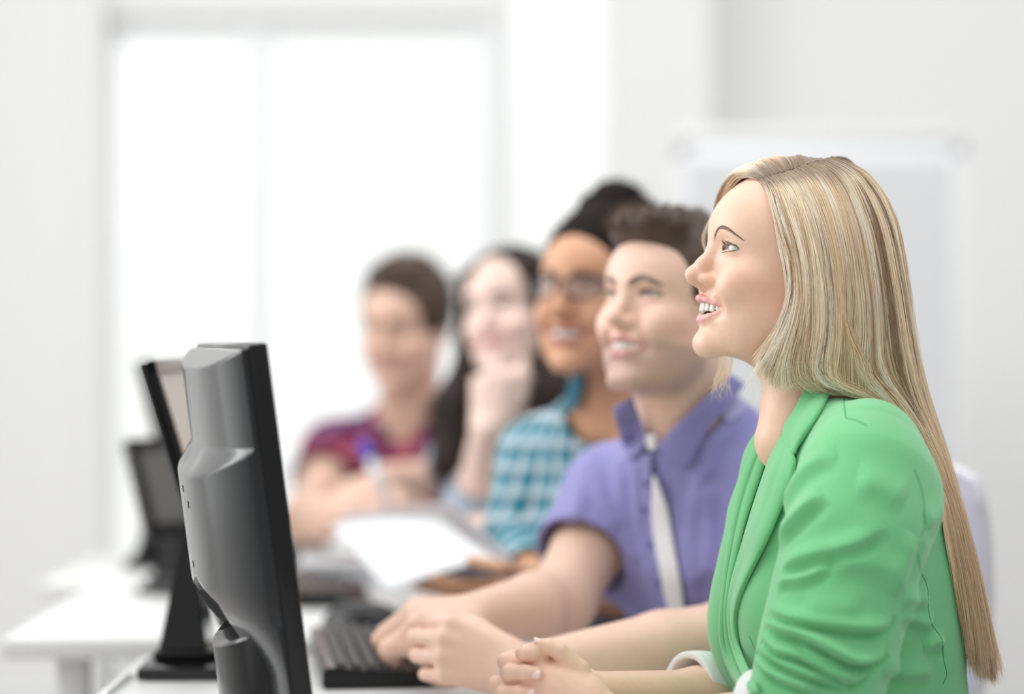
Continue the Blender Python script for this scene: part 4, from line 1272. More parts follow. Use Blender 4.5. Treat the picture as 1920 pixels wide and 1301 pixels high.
def build_glasses_woman():
    root = empty('person', (.24, 3.5, 0), 'person in glasses and a teal checked shirt, hair in a bun, holding a notebook', 'person', 'people seated along the desks')
    fr = head_frame(P(1067, 536, 3.507), 34, 4, 2, 1.075)
    sk = dict(base=(0.62, 0.335, 0.20), lip=(0.45, 0.15, 0.13), blush_shade=(0.58, 0.27, 0.16), brow=(0.03, 0.018, 0.014))
    T = torso_frame(V(.262, 3.72, .52), P(1140, 775, 3.591), 38)
    F = Field(); h = head_ops(F, fr, smile=1.0, open=.75, nose=1.12, lids=.8)
    F.add(cap(fr.world(V(0, -6, -58)), P(1143, 790, 3.602), .049, .055), .03)
    SL, SR = torso_ops(F, T, True, -.008, .9)
    ER, WR = P(968, 1030, 3.675), P(1012, 1106, 3.455)
    EL, WL = P(1330, 1112, 3.507), P(1040, 1118, 3.476)
    arm_ops(F, SR, ER, WR, .044, .038, .026); arm_ops(F, SL, EL, WL, .044, .040, .028)
    hand_ops(F, WR, V(-1, .12, -.02), V(0, -.2, -1), V(0, 1, -.2), [(4, 8, 5)] * 4, (5, 2, -2, -6), (10, 10, 10), 1.0)
    F.add(chain([P(992, 1082, 3.43), P(945, 1064, 3.385), P(882, 1050, 3.42)], [.012, .0095, .0075]), .01)
    hand_ops(F, WL, V(-1, .05, .02), V(0, -.5, .9), V(0, .9, .4), [(25, 35, 20)] * 4, (5, 2, -2, -6), (20, 20, 20), 1.0)
    body_part(root, F, T, fr, h, sk, .0028, brow=1.0)
    eye_parts(root, fr, M['eye'], (.03, .015, .01), look=(-.2, 1, .05)); teeth_part(root, fr, M['teeth'], h)
    glasses(root, fr, M['frame'], M['lens'])
    pf = plaid(T, .037, (.22, .40, .46), [(0, 0, .42, (.02, .25, .32), .8), (1, 0, .42, (.015, .20, .27), .8), (0, .5, .22, (.62, .66, .70), .75), (1, .5, .20, (.60, .62, .70), .7), (0, .25, .08, (.02, .03, .06), .85), (1, .25, .08, (.02, .03, .06), .85)])
    G, a, b = shirt_field(T, True, .014)
    G.add(chain([SR, SR * .5 + ER * .5, ER], [.058, .060, .055]), .04)
    G.add(chain([SL, SL * .5 + EL * .5, EL], [.058, .056, .052]), .04)
    G.sub(cap(fr.world(V(0, 0, -70)), P(1140, 775, 3.591), .060, .066), .006)
    G.sub(chain([P(1122, 760, 3.528), P(1112, 850, 3.465), P(1080, 960, 3.444), P(1090, 1060, 3.444)], [.05, .045, .045, .05]), .01)   # worn open in front
    x = (WR - ER) / np.linalg.norm(WR - ER); em = ER * .4 + WR * .6
    G.add(chain([ER, em], [.054, .042]), .02); G.sub(chain([em - x * .02, WR], [.036, .05]), .003)
    G.sub(half(T.world(V(0, 0, .02)), T.R[:, 2]), .004)
    sdf_obj('shirt', G, .0030 * RES, M['plaid'], root, pf)
    NK = Field(); NK.ops = list(G.ops); NK.add(cap(fr.world(V(0, -6, -58)), P(1143, 790, 3.602), .054, .060), .02)
    K = lay_on(NK, 'collar', [(1098, 690), (1094, 720), (1085, 760)], [(1072, 705), (1062, 735), (1060, 780)], .008, .005, 'teal_dark', root, dflt=3.53)
    U = Field(); torso_ops(U, T, True, .003); U.cut(half(T.world(V(0, 0, .335)), T.R[:, 2] * 1.0 + T.R[:, 1] * .3), .01); U.sub(half(T.world(V(0, 0, .03)), T.R[:, 2]), .004)
    sdf_obj('top', U, .004 * RES, M['white_cloth'], root)
    # pulled back hair with a puff behind the crown
    H = Field()
    H.add(ell((0, -8, 26), (82, 99, 98)), 0, 'u', fr)
    H.sub(ell((0, 84, -24), (72, 58, 92)), 5, fr); H.sub(ell((0, 50, -80), (95, 85, 70)), 6, fr); H.sub(ell((0, -40, -130), (120, 120, 75)), 6, fr)
    rs = np.random.default_rng(4)
    for i in range(34):
        d = rs.normal(0, 1, 3); d /= np.linalg.norm(d)
        H.add(ell(V(-6, -32, 116) + d * V(50, 44, 34) * .72, (19, 19, 18)), 6, 'u', fr)
    H.add(ell((-6, -28, 106), (52, 48, 34)), 10, 'u', fr)
    short_hair(root, fr, H, 5000, .020, lambda q: np.stack([q[:, 0] * 0, -1 + 0 * q[:, 0], .4 + 0 * q[:, 0]], 1), M['black_hair'], [(.02, .014, .012), (.04, .026, .02)], 6, .35, .0004, .004)
    legs(root, V(.262, 3.72, .51), 45, M['denim'], M['shoe'])
    return root

def build_brunette():
    root = empty('person', (.10, 4.25, 0), 'person with long dark hair resting the chin on a fist, in a pale denim jacket', 'person', 'people seated along the desks')
    fr = head_frame(P(917, 574, 4.0), 30, 4, -8, .97)
    sk = dict(base=(0.80, 0.60, 0.52), lip=(0.66, 0.32, 0.33), blush_shade=(0.84, 0.52, 0.46), brow=(0.05, 0.03, 0.025))
    T = torso_frame(V(.10, 4.26, .52), P(985, 800, 4.10), 32)
    F = Field(); h = head_ops(F, fr, smile=.5, open=0.0, lids=.8)
    F.add(cap(fr.world(V(0, -6, -58)), P(986, 815, 4.11), .048, .053), .03)
    SL, SR = torso_ops(F, T, True, -.008, .9)
    ER, WR = P(898, 962, 3.98), P(915, 806, 3.885)
    EL, WL = P(1060, 955, 4.02), P(960, 985, 3.86)
    arm_ops(F, SR, ER, WR, .043, .040, .028); arm_ops(F, SL, EL, WL, .043, .038, .026)
    hand_ops(F, WR, V(.10, 0, 1), V(-.35, -1, .1), V(1, -.3, .1), [(75, 92, 50), (78, 94, 50), (80, 94, 50), (82, 92, 50)], (4, 1, -2, -5), (30, 30, 30), 1.0)
    hand_ops(F, WL, V(-1, -.1, 0), V(0, -.3, .95), V(0, -1, 0), [(20, 30, 20)] * 4, (5, 2, -2, -6), (20, 20, 20), .96)
    body_part(root, F, T, fr, h, sk, .0032, brow=1.0)
    eye_parts(root, fr, M['eye'], (.06, .035, .02), look=(-.2, 1, .05))
    G, a, b = shirt_field(T, True, .014)
    x = (WR - ER) / np.linalg.norm(WR - ER)
    G.add(chain([SR, SR * .5 + ER * .5, ER], [.056, .054, .054]), .04); G.add(cap(ER, ER + x * .045, .054, .053), .01)
    G.add(chain([SL, SL * .5 + EL * .5, EL], [.056, .054, .050]), .04)
    G.sub(cap(fr.world(V(0, 0, -70)), P(985, 800, 4.10), .058, .062), .006)
    G.sub(cap(ER + x * .03, WR, .047), .003)
    G.sub(half(T.world(V(0, 0, .02)), T.R[:, 2]), .004)
    sdf_obj('jacket', G, .0040 * RES, M['pale_denim'], root)
    H = Field()
    H.add(ell((0, -10, 22), (79, 97, 93)), 0, 'u', fr)
    H.sub(ell((0, 84, -24), (66, 58, 92)), 6, fr); H.sub(ell((0, 62, -90), (62, 80, 70)), 8, fr)
    w = fr.world
    for sg, pts in ((1, [(60, 30, 60), (76, 14, -10), (84, 4, -90), (92, 45, -170), (84, 75, -255)]), (-1, [(-58, 34, 60), (-76, 16, -10), (-84, 10, -90), (-98, 50, -165), (-102, 75, -255)])):
        H.add(chain(pts, [22, 24, 34, 44, 36], 10), 20, 'u', fr)
    H.add(chain([(0, -70, 0), (0, -80, -100), (0, -70, -230)], [60, 62, 50], 10), 25, 'u', fr)
    H.sub(cap((0, 30, -75), (0, 30, -240), 46, 60), 14, fr)
    flow = lambda q: np.stack([q[:, 0] * .006, 0 * q[:, 0] - .1, -1 + 0 * q[:, 0]], 1)
    short_hair(root, fr, H, 6000, .06, flow, M['dark_hair'], [(.03, .018, .014), (.06, .035, .025), (.10, .06, .04)], 7, .04, .0004, .005, wild=.05)
    legs(root, V(.10, 4.26, .51), 38, M['denim'], M['shoe'])
    return root

def build_boy():
    root = empty('person', (-.15, 4.9, 0), 'person with short brown hair in a red and navy checked shirt, writing with a pen', 'person', 'people seated along the desks')
    fr = head_frame(P(723, 617, 4.6), 26, -12, 3, 1.05)
    sk = dict(base=(0.70, 0.46, 0.36), lip=(0.60, 0.30, 0.28), blush_shade=(0.72, 0.40, 0.31), brow=(0.06, 0.035, 0.025))
    T = torso_frame(V(-.15, 4.90, .52), P(765, 790, 4.72), 12)
    F = Field(); h = head_ops(F, fr, male=.2, smile=.2, open=0.0, lids=.5)
    F.add(cap(fr.world(V(0, -6, -56)), P(766, 805, 4.73), .056, .062), .03)
    SL, SR = torso_ops(F, T, False, -.012, thin=(.92, .95))
    ER, WR = P(568, 980, 4.46), P(668, 962, 4.24)
    EL, WL = P(890, 902, 4.52), P(728, 898, 4.33)
    arm_ops(F, SR, ER, WR, .046, .042, .028); arm_ops(F, SL, EL, WL, .046, .042, .029)
    hand_ops(F, WR, V(1, -.15, .35), V(-.1, -.5, .8), V(.2, -.6, .6), [(45, 50, 25), (48, 55, 25), (52, 58, 30), (55, 58, 30)], (5, 2, -2, -6), (30, 25, 20), 1.0)
    hand_ops(F, WL, V(-1, -.2, -.35), V(-.2, -.5, .85), V(-.2, -1, 0), [(25, 30, 20)] * 4, (5, 2, -2, -6), (25, 20, 20), 1.0)
    body_part(root, F, T, fr, h, sk, .0036, brow=.9)
    eye_parts(root, fr, M['eye'], (.06, .04, .03), look=(-.2, 1, -.35))
    pf = plaid(T, .10, (.36, .035, .06), [(0, 0, .40, (.06, .03, .10), .75), (1, 0, .40, (.07, .03, .10), .75), (0, .5, .12, (.42, .22, .34), .7), (1, .5, .10, (.40, .20, .32), .7)])
    G, a, b = shirt_field(T, False, .014, (.92, .95))
    x = (ER - SR) / np.linalg.norm(ER - SR); e = SR * .62 + ER * .38; x2 = (EL - SL) / np.linalg.norm(EL - SL); e2 = SL * .35 + EL * .65
    G.add(cutchain([SR, e + x * .03], [.064, .066], e, x), .04); G.add(cutchain([SL, SL * .5 + EL * .5, e2 + x2 * .03], [.064, .060, .056], e2, x2), .04)
    G.sub(cap(e - x * .02, e + x * .1, .057), .003); G.sub(cap(e2 - x2 * .02, e2 + x2 * .1, .050), .003)
    G.sub(cap(fr.world(V(0, 0, -66)), P(765, 790, 4.72), .064, .062), .006)
    G.sub(chain([P(750, 770, 4.64), P(748, 800, 4.60)], [.045, .02]), .01)
    G.sub(half(T.world(V(0, 0, .02)), T.R[:, 2]), .004)
    sdf_obj('shirt', G, .0042 * RES, M['plaid'], root, pf)
    U = Field(); torso_ops(U, T, False, -.004, thin=(.92, .95)); U.cut(half(T.world(V(0, 0, .452)), T.R[:, 2] + T.R[:, 1] * .35), .01); U.sub(half(T.world(V(0, 0, .03)), T.R[:, 2]), .004)
    sdf_obj('t_shirt', U, .005 * RES, M['grey_cloth'], root)
    H = Field()
    H.add(ell((0, -8, 26), (84, 97, 95)), 0, 'u', fr)
    H.sub(ell((0, 84, -20), (66, 58, 80)), 6, fr); H.sub(ell((0, 45, -78), (105, 92, 74)), 8, fr); H.sub(ell((0, -30, -130), (120, 120, 75)), 6, fr)
    H.add(chain([(-34, 50, 90), (5, 62, 98), (36, 48, 92)], [17, 20, 17]), 14, 'u', fr); H.add(ell((0, 0, 98), (50, 60, 24)), 10, 'u', fr)
    short_hair(root, fr, H, 4000, .022, lambda q: np.stack([.4 + 0 * q[:, 0], -.4 + 0 * q[:, 0], .5 + 0 * q[:, 0]], 1), M['brown_hair'], [(.06, .035, .022), (.11, .065, .04)], 9, .5, .0004, .0045)
    legs(root, V(-.15, 4.90, .51), 20, M['denim'], M['shoe'])
    return root
# ------------------------------------------------------------------ furniture and things on the desks
DZ = 0.686                                                       # height of the desk tops
def box_bm(lo, hi, bev=0.0, seg=2, bm=None, M4=None):
    b = bmesh.new()
    bmesh.ops.create_cube(b, size=1)
    lo, hi = Vector(lo), Vector(hi)
    for v in b.verts: v.co = Vector([lo[i] + (v.co[i] + .5) * (hi[i] - lo[i]) for i in range(3)])
    if bev: bmesh.ops.bevel(b, geom=b.edges[:], offset=bev, segments=seg, affect='EDGES', profile=.5)
    if M4 is not None: bmesh.ops.transform(b, matrix=M4, verts=b.verts)
    if bm is None: return b
    me = bpy.data.meshes.new('t'); b.to_mesh(me); b.free(); bm.from_mesh(me); bpy.data.meshes.remove(me)
    return bm

def part(name, bm, mat, parent, smooth=False, world=None):
    """link a bmesh given in the parent's local coordinates"""
    o = bpy.data.objects.new(name, bm_mesh(bm, name)); COL.objects.link(o)
    for m in (mat if isinstance(mat, list) else [mat]): o.data.materials.append(m)
    o.parent = parent
    if smooth:
        o.data.polygons.foreach_set('use_smooth', np.ones(len(o.data.polygons), bool))
        o.data.set_sharp_from_angle(angle=math.radians(35))
    return o

def root_at(name, loc, rot=(0, 0, 0), **kw):
    e = empty(name, loc, kw.get('label'), kw.get('cat'), kw.get('group'))
    e.rotation_euler = [math.radians(a) for a in rot]
    return e

def desk(x0, x1, y0, y1, label, group='white desks in a row'):
    r = root_at('desk', ((x0 + x1) / 2, (y0 + y1) / 2, 0), label=label, cat='desk', group=group)
    w, l = (x1 - x0) / 2, (y1 - y0) / 2
    part('tabletop', box_bm((-w, -l, DZ - .028), (w, l, DZ), .003), M['white_top'], r, True)
    for sx in (-1, 1):
        for sy in (-1, 1):
            cx, cy = (w - .30 if sx > 0 else -(w - .09)), sy * (l - .07)
            part('leg', box_bm((cx - .022, cy - .022, 0), (cx + .022, cy + .022, DZ - .028), .004), M['white_paint'], r, True)
    return r

def bulge_monitor(near_bottom, near_top, yaw, W):
    """Monitor seen from behind: stepped, rounded housing. Local x runs along the screen away from the lens, y points to the back, z up the tilted screen."""
    nb, nt_ = np.asarray(near_bottom, float), np.asarray(near_top, float)
    H = float(np.linalg.norm(nt_ - nb))
    a = math.radians(yaw)
    x = V(-math.sin(a), math.cos(a), 0); z = (nt_ - nb) / H; z = z - x * (z @ x); z /= np.linalg.norm(z); y = np.cross(z, x)
    base = nb + x * W / 2; base_floor = V(base[0] - .02, base[1], DZ)
    r = root_at('monitor', base_floor, label='black monitor nearest the lens, its rounded stepped back turned to us', cat='monitor', group='monitors on the desks')
    toW = lambda p: nb + x * (p[0] + W / 2) + y * p[1] + z * p[2]
    bpy.context.view_layer.update()
    # housing: closed solid, back depth b(u, v)
    nu, nv = 81, 161
    us = np.linspace(-W / 2 + .004, W / 2 - .004, nu); vs = np.linspace(0.0, H - .004, nv)
    sm = lambda t: np.clip(t, 0, 1) ** 2 * (3 - 2 * np.clip(t, 0, 1))
    U, Vv = np.meshgrid(us / (W / 2), vs, indexing='ij')
    lens = lambda p, q: (1 - np.abs(U) ** p) ** q
    zs = H * .715
    lowD = .056 * lens(2.4, .62); upD = .034 * lens(2.6, .60)
    ledge = upD + np.maximum(zs - Vv, 0) * .72
    D = np.where(Vv > zs, upD, np.minimum(np.maximum(lowD, upD), ledge))
    D = np.minimum(D, (H - Vv) * 1.65)
    # finger hollow in the ledge
    D -= .0035 * np.exp(-((U - .10) / .30) ** 4 - ((Vv - zs + .014) / .010) ** 2)
    # foot of the shell tapers in, leaving a bay for the stand
    D *= (.35 + .65 * sm((Vv - .02) / (H * .26)))
    bay = sm((.46 - np.abs(U)) / .06) * sm((H * .27 - Vv + .02 * (1 - np.abs(U) * 2)) / .012)
    D = D * (1 - bay) + .004 * bay
    Y0 = .016
    back = np.stack([np.repeat(us[:, None], nv, 1), Y0 + D, np.repeat(vs[None], nu, 0)], -1).reshape(-1, 3)
    front = np.stack([np.repeat(us[:, None], nv, 1), np.full((nu, nv), .004), np.repeat(vs[None], nu, 0)], -1).reshape(-1, 3)
    v = np.concatenate([back, front]); K = nu * nv; q = []
    for i in range(nu - 1):
        for j in range(nv - 1):
            a0 = i * nv + j; q.append((a0, a0 + nv, a0 + nv + 1, a0 + 1)); q.append((K + a0 + 1, K + a0 + nv + 1, K + a0 + nv, K + a0))
    for j in range(nv - 1):
        q.append((j + 1, K + j + 1, K + j, j)); b0 = (nu - 1) * nv + j; q.append((b0, K + b0, K + b0 + 1, b0 + 1))
    for i in range(nu - 1):
        q.append((i * nv, K + i * nv, K + (i + 1) * nv, (i + 1) * nv)); b0 = i * nv + nv - 1; q.append((b0, b0 + nv, K + b0 + nv, K + b0))
    me = mesh_np('housing', np.array([toW(p) for p in v]), np.array(q))
    bm = bmesh.new(); bm.from_mesh(me); bmesh.ops.recalc_face_normals(bm, faces=bm.faces[:]); bm.to_mesh(me); bm.free()
    ho = link('housing', me, M['charcoal_plastic'], r); ho.data.set_sharp_from_angle(angle=math.radians(50))
    def local_part(name, bm, mat, par=r, smooth=True):
        mt = Matrix(((x[0], y[0], z[0], 0), (x[1], y[1], z[1], 0), (x[2], y[2], z[2], 0), (0, 0, 0, 1)))
        bmesh.ops.transform(bm, matrix=Matrix.Translation(Vector(toW(V(0, 0, 0)))) @ mt, verts=bm.verts)
        o = link(name, bm_mesh(bm), mat, par, smooth)
        if smooth: o.data.set_sharp_from_angle(angle=math.radians(35))
        return o
    b = box_bm((-W / 2, -.004, -.004), (W / 2, .016, H), .003)
    local_part('bezel', b, M['black_plastic'])
    local_part('screen', box_bm((-W / 2 + .018, -.0055, .026), (W / 2 - .018, -.0035, H - .018)), M['screen'])
    # screw recesses on the back
    for (u, vv) in ((.015, zs - .045), (-.015, zs - .060), (.012, zs - .125)):
        dep = Y0 + .056 * (1 - abs(2 * u / W) ** 2.4) ** .62
        local_part('screw', box_bm((u - .0012, dep - .003, vv - .004), (u + .0012, dep + .0006, vv + .004), .0005, 1), M['gloss_black'])
    # hinge bracket: a curved block with a pale rim, on the stand
    hz = -.012
    F_ = Field(); 
    cy = .052
    K_ = Field()
    for (u0, u1) in ((-.150, .030),):
        n = 28
        prof = []
        for i in range(n):
            u = u0 + (u1 - u0) * i / (n - 1); k = (u - u0) / (u1 - u0) * 2 - 1
            prof.append((u, .018 + .052 * (1 - abs(k) ** 2.3) ** .6, .050 + .016 * k * k))
        bm = bmesh.new(); rows = []
        for (u, d, top) in prof:
            rows.append([bm.verts.new(c) for c in ((u, .012, top + .012), (u, d * .93, top + .004), (u, d, top), (u, d, hz), (u, .012, hz))])
        for i in range(n - 1):
            for j in range(5): bm.faces.new((rows[i][j], rows[i + 1][j], rows[i + 1][(j + 1) % 5], rows[i][(j + 1) % 5]))
        bm.faces.new(rows[0]); bm.faces.new(rows[-1])
        bmesh.ops.bevel(bm, geom=[e for e in bm.edges if len(e.link_faces) == 2 and e.calc_face_angle(0) > .5], offset=.0015, segments=2, affect='EDGES')
        local_part('hinge_cover', bm, M['black_plastic'])
    local_part('label_plate', box_bm((-.05, .0165, .085), (.05, .0175, .105)), M['paper'])
    # stand: post down to a foot on the desk
    p0 = toW(V(0, .040, 0.0)); p1 = V(p0[0] - .012, p0[1], DZ + .012)
    tube('stand_post', [p0, (p0 + p1) / 2, p1], .019, M['chrome'], r, 20)
    F2 = Field(); F2.add(rbox((p1[0] + .0, p1[1] - .06, DZ + .0095), (.09, .10, .008), .006)); F2.add(ell((p1[0], p1[1], DZ + .018), (.05, .06, .014)), .006)
    sdf_obj('stand_base', F2, .003, M['black_plastic'], r)
    return r

def flat_monitor(loc, yaw, tilt, W, H, zc, label, scr, shell, foot=1.0):
    """slim monitor on a slanted arm with a slab foot. Local frame: screen faces +x."""
    r = root_at('monitor', loc, (0, 0, yaw), label=label, cat='monitor', group='monitors on the desks')
    t = math.radians(tilt)
    Mt = Matrix.Translation((-.04 * foot, 0, zc)) @ Matrix.Rotation(-t, 4, 'Y')
    part('housing', box_bm((-.010, -W / 2, -H / 2), (0, W / 2, H / 2), .004, M4=Mt), shell, r, True)
    b = bmesh.new()
    bz = .017
    for lo, hi in (((0, -W / 2, -H / 2), (.010, -W / 2 + bz, H / 2)), ((0, W / 2 - bz, -H / 2), (.010, W / 2, H / 2)), ((0, -W / 2, H / 2 - bz), (.010, W / 2, H / 2)), ((0, -W / 2, -H / 2), (.010, W / 2, -H / 2 + bz * 1.4))):
        box_bm(lo, hi, .0015, 1, b, Mt)
    part('bezel', b, M['black_plastic'], r)
    part('screen', box_bm((.0005, -W / 2 + bz, -H / 2 + bz * 1.4), (.0055, W / 2 - bz, H / 2 - bz), M4=Mt), scr, r)
    # arm: slanted plate from the foot up to the back of the screen
    top = Mt @ Vector((-.03, 0, -H * .18))
    bm = bmesh.new(); vs = []
    for yy in (-.045, .045):
        for c in ((-.095, .018), (-.03, .018), (top.x + .004, top.z - .03), (top.x - .004, top.z + .05)):
            vs.append(bm.verts.new((c[0], yy * (1.25 if c[1] < .1 else 1), c[1])))
    for k in range(4): bm.faces.new((vs[k], vs[(k + 1) % 4], vs[4 + (k + 1) % 4], vs[4 + k]))
    bm.faces.new(vs[3::-1]); bm.faces.new(vs[4:])
    bmesh.ops.bevel(bm, geom=bm.edges[:], offset=.004, segments=2, affect='EDGES')
    part('stand_arm', bm, M['gloss_black'], r, True)
    part('stand_base', box_bm((-.112, -.12 * foot, 0), (.06 * foot - .02 * (1 - foot), .12 * foot, .016), .005), M['gloss_black'], r, True)
    b = box_bm((-.10, -.062, .016), (.0, .062, .03), .006); part('stand_collar', b, M['black_plastic'], r, True)
    return r

def keyboard(loc, yaw, L, W, label, cols=18, rows=6):
    r = root_at('keyboard', loc, (0, 0, yaw), label=label, cat='keyboard', group='keyboards on the desks')
    bm = bmesh.new(); vs = []
    prof = ((-W / 2, 0), (W / 2, 0), (W / 2, .009), (W / 2 - .012, .015), (-W / 2 + .004, .026), (-W / 2, .022))
    for yy in (-L / 2, L / 2): vs.append([bm.verts.new((c[0], yy, c[1])) for c in prof])
    n = len(prof)
    for k in range(n): bm.faces.new((vs[0][k], vs[0][(k + 1) % n], vs[1][(k + 1) % n], vs[1][k]))
    bm.faces.new(vs[0][::-1]); bm.faces.new(vs[1])
    bmesh.ops.bevel(bm, geom=bm.edges[:], offset=.003, segments=2, affect='EDGES')
    part('case', bm, M['black_plastic'], r, True)
    kx = (W - .045) / rows; ky = (L - .02) / cols
    kb = bmesh.new()
    slope = math.atan2(.011, W - .016)
    for i in range(rows):
        j = 0
        while j < cols:
            wd = 1
            if i == rows - 1 and 4 <= j < 9: wd = 5
            wd = min(wd, cols - j)
            x0 = W / 2 - .028 - (rows - 1 - i) * kx if False else -W / 2 + .014 + i * kx
            y0 = -L / 2 + .010 + j * ky
            z0 = .0262 - (x0 + W / 2) * .068
            g = .0016
            lo = Vector((x0 + g, y0 + g, z0 - .003)); hi = Vector((x0 + kx - g, y0 + ky * wd - g, z0 + .0058))
            b = [kb.verts.new(c) for c in ((lo.x, lo.y, lo.z), (hi.x, lo.y, lo.z), (hi.x, hi.y, lo.z), (lo.x, hi.y, lo.z))]
            s = .0022
            tt = [kb.verts.new(c) for c in ((lo.x + s, lo.y + s, hi.z), (hi.x - s, lo.y + s, hi.z - .001), (hi.x - s, hi.y - s, hi.z - .001), (lo.x + s, hi.y - s, hi.z))]
            for k in range(4): kb.faces.new((b[k], b[(k + 1) % 4], tt[(k + 1) % 4], tt[k]))
            kb.faces.new(tt)
            j += wd
    part('keys', kb, M['key'], r)
    return r

def mouse(loc, yaw, label, s=1.0):
    r = root_at('computer_mouse', loc, (0, 0, yaw), label=label, cat='mouse')
    F = Field(); F.add(ell((0, 0, .006), (.034 * s, .058 * s, .032 * s))); F.cut(half((0, 0, .001), (0, 0, -1)), .004)
    v, q = surfnet(F, .0015); me = mesh_np('shell', v, q)
    o = bpy.data.objects.new('shell', me); COL.objects.link(o); me.materials.append(M['black_plastic']); o.parent = r
    me.polygons.foreach_set('use_smooth', np.ones(len(me.polygons), bool))
    bm = bmesh.new(); bmesh.ops.create_cone(bm, cap_ends=True, segments=20, radius1=.009, radius2=.009, depth=.006)
    bmesh.ops.transform(bm, matrix=Matrix.Translation((0, .032 * s, .030 * s)) @ Matrix.Rotation(math.pi / 2, 4, 'Y'), verts=bm.verts)
    part('scroll_wheel', bm, M['key'], r, True)
    return r

def office_chair(loc, yaw, label):
    r = root_at('office_chair', loc, (0, 0, yaw), label=label, cat='chair', group='mesh office chairs behind the desks')
    F = Field(); F.add(rbox((0, 0, .375), (.205, .20, .028), .026)); F.add(ell((0, 0, .392), (.18, .17, .012)), .03)
    def sp(name, F, h, mat):
        v, q = surfnet(F, h); me = mesh_np(name, v, q); o = bpy.data.objects.new(name, me); COL.objects.link(o); me.materials.append(mat); o.parent = r
        me.polygons.foreach_set('use_smooth', np.ones(len(me.polygons), bool)); return o
    sp('seat', F, .008, M['mesh_grey'])
    # back (local -y): curved mesh panel in a frame
    rows = []
    for i in range(15):
        v = i / 14; z = .53 + .40 * v; w = .205 * (1 - .25 * max(0, v - .55) ** 1.2 - .10 * (1 - v))
        rows.append([V(w * u, -.245 - .03 * v + .05 * u * u * .8 - .02 * math.sin(math.pi * v), z - .02 * (abs(u) ** 4) * (v > .9)) for u in np.linspace(-1, 1, 15)])
    A = np.array(rows)
    o = sheet('backrest', rows, .010, M['mesh_grey'], None); o.parent = r
    edge = [A[0, j] for j in range(15)] + [A[i, 14] for i in range(1, 15)] + [A[14, j] for j in range(13, -1, -1)] + [A[i, 0] for i in range(13, -1, -1)]
    f = tube('back_frame', edge, .010, M['mesh_grey'], None, 8); f.parent = r
    f = tube('back_post', [V(0, -.02, .352), V(0, -.22, .37), V(0, -.315, .50), V(0, -.326, .66)], .018, M['metal_grey'], None, 10); f.parent = r
    f = tube('gas_lift', [V(0, 0, .10), V(0, 0, .25), V(0, 0, .352)], .025, M['metal_grey'], None, 14); f.parent = r
    for k in range(5):
        a = 2 * math.pi * k / 5; d = V(math.cos(a), math.sin(a), 0)
        f = tube('base_arm', [V(0, 0, .11), d * .15 + V(0, 0, .10), d * .28 + V(0, 0, .075)], [.026, .020, .014], M['metal_grey'], None, 10); f.parent = r
        bm = bmesh.new(); bmesh.ops.create_cone(bm, cap_ends=True, segments=18, radius1=.028, radius2=.028, depth=.035)
        bmesh.ops.transform(bm, matrix=Matrix.Translation(Vector(d * .28) + Vector((0, 0, .029))) @ Matrix.Rotation(a + math.pi / 2, 4, 'Z') @ Matrix.Rotation(math.pi / 2, 4, 'Y'), verts=bm.verts)
        part('caster', bm, M['black_plastic'], r, True)
    return r

def copy_tree(o, parent=None):
    c = o.copy(); COL.objects.link(c)
    if parent is not None: c.parent = parent
    for ch in list(o.children): copy_tree(ch, c)
    return c

